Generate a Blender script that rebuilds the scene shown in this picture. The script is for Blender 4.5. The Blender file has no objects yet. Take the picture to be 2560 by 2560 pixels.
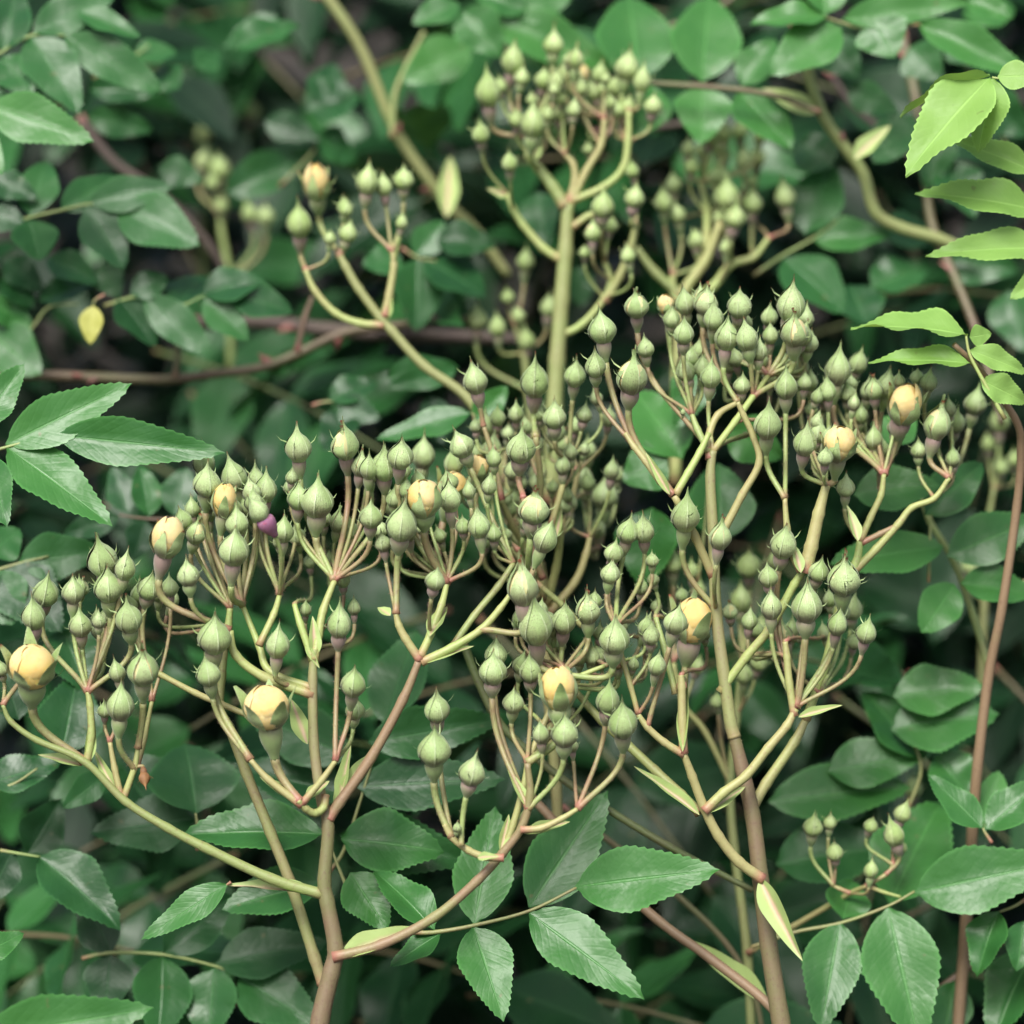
import bpy, math, random
from mathutils import Vector, Matrix, Quaternion

random.seed(7)
scene = bpy.context.scene
COL = scene.collection

# ------------------------------------------------------------------ camera
FOCUS = 1.0            # metres to the flowering stems in focus
PITCH = math.radians(22)
HALF = 0.15            # half width of the view at one metre
FWD = Vector((0, math.cos(PITCH), -math.sin(PITCH)))
RIGHT = Vector((1, 0, 0))
UPV = RIGHT.cross(FWD)
CENTRE = Vector((0, 0, 1.20))
CAMPOS = CENTRE - FWD * FOCUS
cam_data = bpy.data.cameras.new('camera')
cam = bpy.data.objects.new('camera', cam_data)
COL.objects.link(cam)
cam.location = CAMPOS
cam.rotation_euler = (math.pi / 2 - PITCH, 0, 0)
cam_data.sensor_width = 15.0
cam_data.lens = 50.0
cam_data.clip_start = 0.02
cam_data.clip_end = 500
cam_data.dof.use_dof = True
cam_data.dof.focus_distance = FOCUS + 0.008
cam_data.dof.aperture_fstop = 2.7
scene.camera = cam

# ------------------------------------------------------------------ sky, sun, exposure
world = bpy.data.worlds.new('World')
scene.world = world
world.use_nodes = True
wn = world.node_tree
sky = wn.nodes.new('ShaderNodeTexSky')
sky.sky_type = 'NISHITA'
sky.sun_disc = False
SUN_EL, SUN_AZ = math.radians(62), math.radians(205)   # azimuth from +Y, clockwise
sky.sun_elevation = SUN_EL
sky.sun_rotation = SUN_AZ
sky.dust_density = 6.0
sky.air_density = 1.0
hs = wn.nodes.new('ShaderNodeHueSaturation')
hs.inputs['Saturation'].default_value = 0.85            # cloud cover: a whiter sky
wn.links.new(sky.outputs[0], hs.inputs['Color'])
bg = wn.nodes['Background']
wn.links.new(hs.outputs[0], bg.inputs['Color'])
bg.inputs['Strength'].default_value = 0.07
sun_d = bpy.data.lights.new('sun', 'SUN')
sun_d.energy = 1.5
sun_d.angle = math.radians(26)
sun_d.color = (1.0, 0.985, 0.96)
sun = bpy.data.objects.new('sun', sun_d)
COL.objects.link(sun)
sdir = Vector((math.sin(SUN_AZ) * math.cos(SUN_EL), math.cos(SUN_AZ) * math.cos(SUN_EL), math.sin(SUN_EL)))
sun.rotation_euler = sdir.to_track_quat('Z', 'Y').to_euler()
sun.location = (0, 0, 4)
scene.view_settings.view_transform = 'Standard'
scene.view_settings.look = 'None'
scene.view_settings.exposure = 1.5
scene.view_settings.gamma = 1.0
scene.cycles.use_denoising = True
scene.cycles.use_light_tree = False
scene.cycles.max_bounces = 4
scene.cycles.diffuse_bounces = 3
scene.cycles.glossy_bounces = 2
scene.cycles.adaptive_threshold = .02
scene.cycles.caustics_reflective = False
scene.cycles.caustics_refractive = False
scene.cycles.transmission_bounces = 4

# ------------------------------------------------------------------ helpers
S = 900.0 / 1932.0
CROP = {'T1': (0, 0), 'T2': (850, 0), 'T3': (1660, 0), 'M1': (0, 850), 'M2': (850, 850), 'M3': (1660, 850),
        'B1': (0, 1660), 'B2': (850, 1660), 'B3': (1660, 1660), 'F': None}

def px(c, x, y):
    if c == 'F':
        return (x * 2560 / 1932, y * 2560 / 1932)
    o = CROP[c]
    return (o[0] + x * S, o[1] + y * S)

def pscale(c):
    return 2560 / 1932 if c == 'F' else S

def at(p, dz):
    d = FOCUS + dz
    return CAMPOS + FWD * d + RIGHT * ((p[0] / 1280 - 1) * HALF * d) + UPV * ((1 - p[1] / 1280) * HALF * d)

def mpp(dz):
    return 2 * HALF * (FOCUS + dz) / 2560

def mesh(name, verts, faces, mats, uvs=None, smooth=True, fmat=None):
    m = bpy.data.meshes.new(name)
    m.from_pydata([tuple(v) for v in verts], [], faces)
    for k in (mats if isinstance(mats, (list, tuple)) else [mats]):
        m.materials.append(k)
    if uvs is not None:
        uvl = m.uv_layers.new(name='uv')
        li = [0] * len(m.loops)
        m.loops.foreach_get('vertex_index', li)
        flat = [0.0] * (2 * len(li))
        for i, v in enumerate(li):
            flat[2 * i], flat[2 * i + 1] = uvs[v]
        uvl.data.foreach_set('uv', flat)
    if smooth:
        m.polygons.foreach_set('use_smooth', [True] * len(m.polygons))
    if fmat:
        m.polygons.foreach_set('material_index', fmat)
    m.update()
    return m

def link(name, data, parent=None, loc=None, mat=None):
    o = bpy.data.objects.new(name, data)
    COL.objects.link(o)
    if parent is not None:
        o.parent = parent
    if mat is not None:
        o.matrix_basis = mat
    elif loc is not None:
        o.location = loc
    return o

def thing(name, label, cat, loc, group=None):
    o = link(name, None, loc=loc)
    o.empty_display_size = 0.01
    o['label'] = label
    o['category'] = cat
    if group:
        o['group'] = group
    return o

def catmull(pts, n):
    P = [2 * pts[0] - pts[1]] + list(pts) + [2 * pts[-1] - pts[-2]]
    out = []
    for i in range(len(pts) - 1):
        a, b, c, d = P[i], P[i + 1], P[i + 2], P[i + 3]
        for k in range(n):
            t = k / n
            out.append(0.5 * ((2 * b) + (c - a) * t + (2 * a - 5 * b + 4 * c - d) * t * t + (3 * b - a - 3 * c + d) * t ** 3))
    out.append(pts[-1].copy())
    return out

def tube_geo(path, radii, sides=8, cap=True, hair=0, hair_len=0.0006, rng=random):
    """a swept tube with optional short glandular hairs"""
    V, F, UV, FM = [], [], [], []
    n = len(path)
    up = Vector((0.3, -0.8, 0.2))
    L = 0
    for i, p in enumerate(path):
        t = (path[min(i + 1, n - 1)] - path[max(i - 1, 0)])
        if t.length < 1e-9:
            t = Vector((0, 0, 1))
        t.normalize()
        if i == 0:
            x = t.orthogonal().normalized()
        else:
            x = (x - t * x.dot(t)).normalized()
            L += (p - path[i - 1]).length
        y = t.cross(x)
        for k in range(sides):
            a = 2 * math.pi * k / sides
            V.append(p + (x * math.cos(a) + y * math.sin(a)) * radii[i])
            UV.append((L * 100, k / sides))
        if i:
            for k in range(sides):
                k2 = (k + 1) % sides
                a0 = (i - 1) * sides
                b0 = i * sides
                F.append((a0 + k, a0 + k2, b0 + k2, b0 + k)); FM.append(0)
    if cap:
        F.append(tuple(reversed(range(sides)))); FM.append(0)
        F.append(tuple(range((n - 1) * sides, n * sides))); FM.append(0)
    for _ in range(hair):
        i = rng.randrange(0, n - 1)
        f = rng.random()
        p = path[i].lerp(path[i + 1], f)
        r = radii[i] * (1 - f) + radii[i + 1] * f
        t = (path[i + 1] - path[i]).normalized()
        x = t.orthogonal().normalized()
        x.rotate(Quaternion(t, rng.uniform(0, 6.283)))
        s = t.cross(x)
        h = hair_len * rng.uniform(.5, 1.2)
        w = 0.00007
        b = len(V)
        V += [p + x * r * .8 + s * w, p + x * r * .8 - s * w, p + x * r * .8 + t * w, p + x * (r + h) + t * h * rng.uniform(-.3, .5)]
        UV += [(L * 100 * i / n, .5)] * 4
        F += [(b, b + 1, b + 3), (b + 1, b + 2, b + 3), (b + 2, b, b + 3)]
        FM += [1, 1, 1]
    return V, F, UV, FM

# ------------------------------------------------------------------ materials
def new_mat(name):
    m = bpy.data.materials.new(name)
    m.use_nodes = True
    nt = m.node_tree
    return m, nt, nt.nodes['Principled BSDF']

def N(nt, t, **kw):
    n = nt.nodes.new(t)
    for k, v in kw.items():
        if k in n.inputs:
            n.inputs[k].default_value = v
        else:
            setattr(n, k, v)
    return n

def math_n(nt, op, a, b=None, clamp=False):
    n = nt.nodes.new('ShaderNodeMath')
    n.operation = op
    n.use_clamp = clamp
    for i, v in enumerate((a, b)):
        if v is None:
            continue
        if isinstance(v, (int, float)):
            n.inputs[i].default_value = v
        else:
            nt.links.new(v, n.inputs[i])
    return n.outputs[0]

def mix_c(nt, fac, a, b):
    n = nt.nodes.new('ShaderNodeMix')
    n.data_type = 'RGBA'
    for s, v in (('Factor', fac), ('A', a), ('B', b)):
        i = next(k for k in n.inputs if k.name == s and (k.type == 'RGBA' if s != 'Factor' else k.type == 'VALUE'))
        if isinstance(v, (tuple, list)):
            i.default_value = (*v, 1) if len(v) == 3 else v
        elif isinstance(v, (int, float)):
            i.default_value = v
        else:
            nt.links.new(v, i)
    return next(k for k in n.outputs if k.type == 'RGBA')

def ramp(nt, v, a, b):
    n = nt.nodes.new('ShaderNodeMapRange')
    n.inputs['From Min'].default_value = a
    n.inputs['From Max'].default_value = b
    nt.links.new(v, n.inputs['Value'])
    return n.outputs[0]

def noise(nt, scale, detail=3, coord=None, rough=.55):
    n = nt.nodes.new('ShaderNodeTexNoise')
    n.inputs['Scale'].default_value = scale
    n.inputs['Detail'].default_value = detail
    n.inputs['Roughness'].default_value = rough
    if coord is not None:
        nt.links.new(coord, n.inputs['Vector'])
    return n.outputs['Fac']

def world_pos(nt):
    return nt.nodes.new('ShaderNodeNewGeometry').outputs['Position']

def bump(nt, bsdf, h, strength, dist):
    b = nt.nodes.new('ShaderNodeBump')
    b.inputs['Strength'].default_value = strength
    b.inputs['Distance'].default_value = dist
    nt.links.new(h, b.inputs['Height'])
    nt.links.new(b.outputs[0], bsdf.inputs['Normal'])

def leaf_material(name, dark, light, under, rough=.36, spec=.5, trans=.25, tcol=(.25, .45, .06), vein=.35, plain=False):
    m, nt, b = new_mat(name)
    uv = nt.nodes.new('ShaderNodeUVMap').outputs[0]
    sep = nt.nodes.new('ShaderNodeSeparateXYZ')
    nt.links.new(uv, sep.inputs[0])
    u, v = sep.outputs[0], sep.outputs[1]             # u along the blade, v across (-1..1)
    av = math_n(nt, 'ABSOLUTE', v)
    info = nt.nodes.new('ShaderNodeObjectInfo')
    pos = world_pos(nt)
    # lateral veins run forward from the midrib
    ph = math_n(nt, 'SUBTRACT', math_n(nt, 'MULTIPLY', u, 11.0), math_n(nt, 'MULTIPLY', av, 2.6))
    fr = math_n(nt, 'ABSOLUTE', math_n(nt, 'SUBTRACT', math_n(nt, 'FRACT', ph), .5))
    lat = ramp(nt, fr, .09, 0.0)
    mid = ramp(nt, av, .06, .02)
    veins = math_n(nt, 'MAXIMUM', math_n(nt, 'MULTIPLY', lat, .13), mid, True)
    rnd = info.outputs['Random']
    n1 = noise(nt, 70, 2, pos)
    f = math_n(nt, 'ADD', math_n(nt, 'MULTIPLY', rnd, .55), math_n(nt, 'MULTIPLY', n1, .45))
    col = mix_c(nt, ramp(nt, f, .2, .8), dark, light)
    col = mix_c(nt, math_n(nt, 'MULTIPLY', veins, vein), col, tuple(min(1, c * 1.7 + .02) for c in light))
    # paler worn patches and small brown flecks
    if not plain:
        fl = ramp(nt, noise(nt, 260, 1, pos), .74, .80)
        col = mix_c(nt, math_n(nt, 'MULTIPLY', fl, .6), col, (.11, .10, .04))
    col = mix_c(nt, math_n(nt, 'MULTIPLY', ramp(nt, av, .88, 1.0), .35), col, tuple(min(1, c * 1.9 + .02) for c in light))
    geo = nt.nodes.new('ShaderNodeNewGeometry')
    col = mix_c(nt, geo.outputs['Backfacing'], col, under)
    nt.links.new(col, b.inputs['Base Color'])
    nt.links.new(math_n(nt, 'ADD', math_n(nt, 'MULTIPLY', n1, .2), rough - .1), b.inputs['Roughness'])
    b.inputs['Specular IOR Level'].default_value = spec
    hgt = math_n(nt, 'SUBTRACT', math_n(nt, 'MULTIPLY', ramp(nt, fr, 0, .2), .11), math_n(nt, 'MULTIPLY', mid, .8))
    hgt = math_n(nt, 'ADD', hgt, math_n(nt, 'MULTIPLY', noise(nt, 240, 2, pos), 1.3))
    if not plain:
        bump(nt, b, hgt, .4, .0005)
    tr = nt.nodes.new('ShaderNodeBsdfTranslucent')
    tr.inputs['Color'].default_value = (*tcol, 1)
    ms = nt.nodes.new('ShaderNodeMixShader')
    ms.inputs[0].default_value = trans
    nt.links.new(b.outputs[0], ms.inputs[1])
    nt.links.new(tr.outputs[0], ms.inputs[2])
    nt.links.new(ms.outputs[0], nt.nodes['Material Output'].inputs['Surface'])
    return m

M = {}
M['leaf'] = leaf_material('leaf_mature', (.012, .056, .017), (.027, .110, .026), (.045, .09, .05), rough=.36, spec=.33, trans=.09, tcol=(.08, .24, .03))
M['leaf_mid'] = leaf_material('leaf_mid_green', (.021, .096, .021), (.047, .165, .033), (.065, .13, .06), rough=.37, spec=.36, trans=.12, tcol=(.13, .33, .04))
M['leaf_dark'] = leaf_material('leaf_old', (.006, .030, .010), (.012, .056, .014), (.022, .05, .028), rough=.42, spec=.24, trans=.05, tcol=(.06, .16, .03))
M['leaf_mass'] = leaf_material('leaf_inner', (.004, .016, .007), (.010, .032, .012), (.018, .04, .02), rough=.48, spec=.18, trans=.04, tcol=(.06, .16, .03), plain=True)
M['leaf_young'] = leaf_material('leaf_young', (.16, .32, .06), (.24, .42, .10), (.22, .36, .11), rough=.5, spec=.35, trans=.3, tcol=(.32, .50, .08), vein=.4)
M['leaf_yellow'] = leaf_material('leaf_yellowed', (.30, .32, .05), (.40, .40, .08), (.32, .3, .08), rough=.5, trans=.2, tcol=(.5, .5, .1))

def stem_material(name, c1, c2, c3, rough=.5, scale=60, vary=.45, lo=.36, hi=.72):
    m, nt, b = new_mat(name)
    pos = world_pos(nt)
    info = nt.nodes.new('ShaderNodeObjectInfo')
    n1 = math_n(nt, 'ADD', math_n(nt, 'MULTIPLY', noise(nt, scale, 3, pos), .7), math_n(nt, 'MULTIPLY', info.outputs['Random'], vary))
    col = mix_c(nt, ramp(nt, n1, lo, hi), c1, c2)
    n2 = noise(nt, 900, 3, pos)
    col = mix_c(nt, math_n(nt, 'MULTIPLY', ramp(nt, n2, .55, .72), .55), col, c3)
    sep = nt.nodes.new('ShaderNodeSeparateXYZ')
    nt.links.new(nt.nodes.new('ShaderNodeUVMap').outputs[0], sep.inputs[0])
    # new growth is flushed pink where it leaves the older wood
    jt = math_n(nt, 'MULTIPLY', ramp(nt, sep.outputs[0], .42, .08), ramp(nt, n1, .1, .75))
    col = mix_c(nt, math_n(nt, 'MULTIPLY', jt, .8), col, (.34, .12, .10))
    nt.links.new(col, b.inputs['Base Color'])
    b.inputs['Roughness'].default_value = rough
    bump(nt, b, noise(nt, 1500, 3, pos), .35, .0003)
    return m

M['stem'] = stem_material('stem_green_pink', (.22, .27, .09), (.24, .165, .095), (.17, .10, .065))
M['stem_brown'] = stem_material('stem_brown_pink', (.155, .155, .062), (.18, .112, .075), (.12, .065, .05), vary=.1, lo=.25, hi=.5)
M['branch'] = stem_material('branch_green', (.30, .39, .12), (.33, .31, .13), (.27, .18, .095))
M['pedicel'] = stem_material('pedicel', (.26, .34, .115), (.265, .165, .10), (.17, .10, .065), scale=130, vary=.42, lo=.40, hi=.85)
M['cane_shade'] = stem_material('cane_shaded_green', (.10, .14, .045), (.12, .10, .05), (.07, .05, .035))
M['stem_upper'] = stem_material('stem_upper_green', (.25, .29, .105), (.26, .20, .12), (.19, .12, .085), vary=.05, lo=.22, hi=.62)
M['cane'] = stem_material('cane_olive_brown', (.115, .12, .05), (.13, .085, .055), (.07, .042, .032))
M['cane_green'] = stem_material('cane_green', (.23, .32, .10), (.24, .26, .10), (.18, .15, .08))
M['cane_old'] = stem_material('cane_grey_brown', (.09, .068, .052), (.06, .042, .036), (.04, .03, .026), rough=.7)
M['hair'] = stem_material('gland_hair', (.33, .36, .2), (.34, .2, .16), (.3, .12, .1))

def bract_material():
    m, nt, b = new_mat('bract')
    uv = nt.nodes.new('ShaderNodeUVMap').outputs[0]
    sep = nt.nodes.new('ShaderNodeSeparateXYZ')
    nt.links.new(uv, sep.inputs[0])
    av = math_n(nt, 'ABSOLUTE', sep.outputs[1])
    pos = world_pos(nt)
    n = math_n(nt, 'ADD', math_n(nt, 'MULTIPLY', noise(nt, 160, 3, pos), .5), math_n(nt, 'SUBTRACT', .55, av))
    col = mix_c(nt, ramp(nt, n, .35, .85), (.30, .40, .14), (.42, .28, .2))
    nt.links.new(col, b.inputs['Base Color'])
    b.inputs['Roughness'].default_value = .55
    bump(nt, b, noise(nt, 700, 2, pos), .3, .0003)
    return m
M['bract'] = bract_material()

def sepal_material(name, g1, g2, blush=.85):
    m, nt, b = new_mat(name)
    uv = nt.nodes.new('ShaderNodeUVMap').outputs[0]
    sep = nt.nodes.new('ShaderNodeSeparateXYZ')
    nt.links.new(uv, sep.inputs[0])
    u, av = sep.outputs[0], math_n(nt, 'ABSOLUTE', sep.outputs[1])
    pos = world_pos(nt)
    info = nt.nodes.new('ShaderNodeObjectInfo')
    n1 = noise(nt, 220, 3, pos)
    col = mix_c(nt, ramp(nt, math_n(nt, 'ADD', math_n(nt, 'MULTIPLY', n1, .6), math_n(nt, 'MULTIPLY', info.outputs['Random'], .4)), .25, .75), g1, g2)
    # purple-grey blush of the lower calyx
    bl = math_n(nt, 'MULTIPLY', ramp(nt, u, .58, .10), ramp(nt, noise(nt, 150, 3, pos), .34, .58))
    col = mix_c(nt, math_n(nt, 'MULTIPLY', bl, blush), col, (.135, .09, .078))
    # fine lengthwise nerves
    st = math_n(nt, 'ABSOLUTE', math_n(nt, 'SUBTRACT', math_n(nt, 'FRACT', math_n(nt, 'MULTIPLY', sep.outputs[1], 4.0)), .5))
    col = mix_c(nt, math_n(nt, 'MULTIPLY', ramp(nt, st, .1, 0), .3), col, (.40, .50, .22))
    # pale downy margin
    col = mix_c(nt, math_n(nt, 'MULTIPLY', ramp(nt, av, .84, .97), .6), col, (.52, .60, .36))
    # dark glands
    v = nt.nodes.new('ShaderNodeTexVoronoi')
    v.inputs['Scale'].default_value = 1700
    nt.links.new(pos, v.inputs['Vector'])
    gl = math_n(nt, 'MULTIPLY', ramp(nt, v.outputs['Distance'], .40, .2), ramp(nt, n1, .35, .6))
    col = mix_c(nt, math_n(nt, 'MULTIPLY', gl, .5), col, (.10, .075, .045))
    mo = ramp(nt, noise(nt, 420, 3, pos, .65), .5, .7)
    col = mix_c(nt, math_n(nt, 'MULTIPLY', mo, .34), col, (.16, .17, .08))
    # red-brown drying tips
    col = mix_c(nt, math_n(nt, 'MULTIPLY', ramp(nt, u, .88, .98), math_n(nt, 'GREATER_THAN', info.outputs['Random'], .35)), col, (.22, .06, .03))
    nt.links.new(col, b.inputs['Base Color'])
    b.inputs['Roughness'].default_value = .40
    b.inputs['Specular IOR Level'].default_value = .55
    b.inputs['Sheen Weight'].default_value = .12
    b.inputs['Sheen Roughness'].default_value = .4
    h = math_n(nt, 'ADD', math_n(nt, 'MULTIPLY', ramp(nt, st, 0, .25), .4), math_n(nt, 'MULTIPLY', noise(nt, 2200, 2, pos), .8))
    bump(nt, b, h, .5, .0003)
    return m
M['sepal'] = sepal_material('sepal', (.25, .37, .125), (.40, .52, .235))
M['sepal_far'] = sepal_material('sepal_fresh', (.28, .41, .12), (.42, .54, .22), blush=.4)

def hip_material():
    m, nt, b = new_mat('receptacle')
    uv = nt.nodes.new('ShaderNodeUVMap').outputs[0]
    sep = nt.nodes.new('ShaderNodeSeparateXYZ')
    nt.links.new(uv, sep.inputs[0])
    pos = world_pos(nt)
    info = nt.nodes.new('ShaderNodeObjectInfo')
    f = math_n(nt, 'ADD', ramp(nt, sep.outputs[0], .1, .8), math_n(nt, 'SUBTRACT', math_n(nt, 'MULTIPLY', info.outputs['Random'], 1.1), .85))
    f = math_n(nt, 'ADD', f, math_n(nt, 'SUBTRACT', math_n(nt, 'MULTIPLY', noise(nt, 180, 3, pos), .8), .3), True)
    col = mix_c(nt, f, (.24, .34, .125), (.265, .19, .16))
    nt.links.new(col, b.inputs['Base Color'])
    b.inputs['Roughness'].default_value = .6
    b.inputs['Sheen Weight'].default_value = .2
    bump(nt, b, noise(nt, 1800, 2, pos), .3, .0002)
    return m
M['hip'] = hip_material()

def petal_material(name, c1, c2, c3):
    m, nt, b = new_mat(name)
    uv = nt.nodes.new('ShaderNodeUVMap').outputs[0]
    sep = nt.nodes.new('ShaderNodeSeparateXYZ')
    nt.links.new(uv, sep.inputs[0])
    pos = world_pos(nt)
    info = nt.nodes.new('ShaderNodeObjectInfo')
    n = math_n(nt, 'ADD', math_n(nt, 'MULTIPLY', noise(nt, 130, 3, pos), .8), math_n(nt, 'MULTIPLY', info.outputs['Random'], .3))
    col = mix_c(nt, ramp(nt, n, .35, .8), c1, c2)
    col = mix_c(nt, math_n(nt, 'MULTIPLY', ramp(nt, noise(nt, 420, 3, pos), .6, .74), .45), col, c3)
    nt.links.new(col, b.inputs['Base Color'])
    b.inputs['Roughness'].default_value = .5
    b.inputs['Subsurface Weight'].default_value = .3
    b.inputs['Subsurface Radius'].default_value = (1, .7, .3)
    b.inputs['Subsurface Scale'].default_value = .0018
    st = nt.nodes.new('ShaderNodeTexWave')
    st.bands_direction = 'Y'
    st.inputs['Scale'].default_value = 9
    st.inputs['Distortion'].default_value = 1.5
    nt.links.new(uv, st.inputs['Vector'])
    h = math_n(nt, 'ADD', math_n(nt, 'MULTIPLY', st.outputs['Fac'], .3), math_n(nt, 'MULTIPLY', noise(nt, 500, 3, pos), .9))
    bump(nt, b, h, .6, .0005)
    return m
M['petal'] = petal_material('petal_apricot', (.80, .58, .20), (.84, .70, .36), (.80, .48, .13))
M['petal_cream'] = petal_material('petal_cream', (.66, .66, .32), (.78, .66, .34), (.70, .54, .22))
M['petal_pale'] = petal_material('petal_greenish', (.42, .50, .20), (.62, .64, .34), (.5, .45, .2))
M['gall'] = petal_material('gall_purple', (.30, .10, .26), (.34, .16, .22), (.45, .06, .10))

def simple(name, c1, c2, rough=.7, scale=200):
    m, nt, b = new_mat(name)
    col = mix_c(nt, ramp(nt, noise(nt, scale, 4, world_pos(nt)), .35, .65), c1, c2)
    nt.links.new(col, b.inputs['Base Color'])
    b.inputs['Roughness'].default_value = rough
    return m
M['dead'] = simple('withered_bud', (.30, .15, .05), (.16, .08, .035))
M['soil'] = simple('soil', (.016, .012, .008), (.03, .024, .016), .95, 30)

# ------------------------------------------------------------------ leaflet meshes (unit length along +Y, unit width across X)
def leaflet_mesh(name, seed, mat, steps=34, cols=3, teeth=True, blunt=0.0, wide=.42, wave=.02, droop=.12, fold=.16):
    rng = random.Random(seed)
    V, F, UV = [], [], []
    side_cols = [-1 + k / cols for k in range(cols)] + [0] + [(k + 1) / cols for k in range(cols)]
    ph = rng.uniform(0, 6)
    asym = rng.uniform(-.05, .05)
    twist = rng.uniform(-.25, .25)
    n = steps + 1
    for i in range(n):
        t = i / steps
        # ovate outline, widest at `wide`, drawn-out tip
        a = t / wide if t < wide else (1 - t) / (1 - wide)
        if t < wide:
            w = math.sin(a * math.pi / 2) ** .72
        else:
            w = (math.sin(a * math.pi / 2) ** (1.0 - .45 * blunt)) * (1 - (1 - blunt) * .16 * math.sin(math.pi * a))
        w = max(w, .012 if i == steps else .03)
        tooth = 0
        if teeth and 2 < i < steps - 1:
            tooth = .075 if i % 2 else -.03
        for v in side_cols:
            e = abs(v)
            ww = .5 * w
            x = v * ww * (1 + (asym if v > 0 else -asym))
            y = t
            if e > .99:
                x += math.copysign(tooth * .5, v)
                y += .014 if (teeth and i % 2 and i < steps - 1) else 0
            z = fold * e * w * .6 - droop * t * t + wave * e * math.sin(t * 15 + ph + (1.3 if v > 0 else 0)) + twist * x * t * .6
            z += .002 * math.cos((t * 11 - e * 2.6) * 2 * math.pi) * e * (1 - e) * 1.5
            V.append((x, y, z))
            UV.append((t, v))
    k = len(side_cols)
    for i in range(steps):
        for c in range(k - 1):
            a = i * k + c
            F.append((a, a + 1, a + k + 1, a + k))
    return mesh(name, V, F, M[mat], UV)

LEAFLETS = {}
def leaflets(mat):
    if mat not in LEAFLETS:
        rng = random.Random(hash(len(LEAFLETS)))
        out = []
        for s in range(7):
            out.append(leaflet_mesh('leaflet_' + mat, s * 13 + 5, mat, blunt=[0, .08, 0, .15, .05, .4, .1][s], wide=[.40, .43, .36, .44, .40, .46, .38][s],
                                    wave=[.015, .03, .02, .012, .035, .02, .028][s], droop=[.10, .20, .05, .15, .26, .12, -.04][s], fold=[.16, .24, .10, .18, .3, .12, .2][s]))
        out.append(leaflet_mesh('leaflet_wavy_' + mat, 99, mat, blunt=0, wide=.4, wave=.04, droop=.22, fold=.24))
        LEAFLETS[mat] = out
    return LEAFLETS[mat]

def blade_matrix(B, T, width, roll=0.0, face=0.6):
    """leaf blade from B to T; the upper side looks between the sky and the camera"""
    y = T - B
    L = y.length
    y = y / L
    view = (CAMPOS - (B + T) / 2).normalized()
    nrm = (view * face + Vector((0, 0, 1)) * (1 - face))
    z = nrm - y * nrm.dot(y)
    if z.length < .05:
        z = y.orthogonal()
    z.normalize()
    if roll:
        z.rotate(Quaternion(y, math.radians(roll)))
    x = y.cross(z)
    w = width / max(.4, abs(z.dot(view)))
    h = (w + L) * .42
    m = Matrix(((x.x * w, y.x * L, z.x * h, B.x), (x.y * w, y.y * L, z.y * h, B.y), (x.z * w, y.z * L, z.z * h, B.z), (0, 0, 0, 1)))
    return m

LRNG = random.Random(21)
def add_leaflet(parent, c, bx, by, tx, ty, w, dz, mat='leaf', roll=None, var=None, face=.6, tip=None, name='leaflet'):
    pb, pt = px(c, bx, by), px(c, tx, ty)
    m = mpp(dz)
    if tip is None:
        tip = -.45 * (pt[1] - pb[1]) * m + LRNG.uniform(-.006, .006)
    B, T = at(pb, dz), at(pt, dz + tip)
    meshes = leaflets(mat)
    md = meshes[LRNG.randrange(7) if var is None else var]
    roll = LRNG.uniform(-18, 18) if roll is None else roll
    mm = blade_matrix(B, T, w * pscale(c) * m, roll, face)
    return link(name, md, parent, mat=Matrix.Translation(-root_loc(parent)) @ mm)

def root_loc(o):
    v = Vector(o.location)
    while o.parent:
        o = o.parent
        v = v + Vector(o.location)
    return v

def add_tube(parent, name, P, r, mat, sides=8, seg=6, hair=0, hlen=.0006, knob=0.0):
    """P: world points, r: radii at those points"""
    path = catmull(P, seg)
    n = len(P) - 1
    rad = []
    for i in range(len(path)):
        f = i / seg
        k = min(int(f), n - 1)
        rr = r[k] + (r[k + 1] - r[k]) * (f - k)
        near = min(f - math.floor(f), math.ceil(f) - f)
        rad.append(rr * (1 + knob * max(0, 1 - near * 6)))
    o = root_loc(parent)
    V, F, UV, FM = tube_geo([p - o for p in path], rad, sides, True, hair, hlen, LRNG)
    return link(name, mesh(name, V, F, [M[mat], M['hair']], UV, True, FM), parent)

# ------------------------------------------------------------------ rose buds (unit: body width 1, base of body at z = 0)
def lathe(profile, n=14):
    V, F, UV = [], [], []
    L = len(profile)
    for i, (r, z) in enumerate(profile):
        for k in range(n):
            a = 2 * math.pi * k / n
            V.append((r * math.cos(a), r * math.sin(a), z))
            UV.append((i / (L - 1), math.cos(a)))
    for i in range(L - 1):
        for k in range(n):
            k2 = (k + 1) % n
            F.append((i * n + k, i * n + k2, (i + 1) * n + k2, (i + 1) * n + k))
    F.append(tuple(reversed(range(n))))
    F.append(tuple(range((L - 1) * n, L * n)))
    return V, F, UV

def body_r(z, fat=1.0, top=1.02):
    """radius of a bud's body at height z"""
    z = z / top
    if z <= 0:
        return .27
    if z >= 1:
        return .03
    if z < .42:
        a = z / .42
        return .27 + .23 * math.sin(a * math.pi / 2) * fat
    a = (z - .42) / .58
    return max(.03, .5 * fat * math.cos(a * math.pi / 2) ** .66)

def closed_r(z, top):
    """closed calyx: a round body drawn up into a slender beak"""
    if z < .80:
        return body_r(z)
    r0 = body_r(.80)
    f = (z - .80) / (top - .80)
    return r0 * (1 - f) ** 2.1 + .035 * (1 - f * .6)

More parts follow.
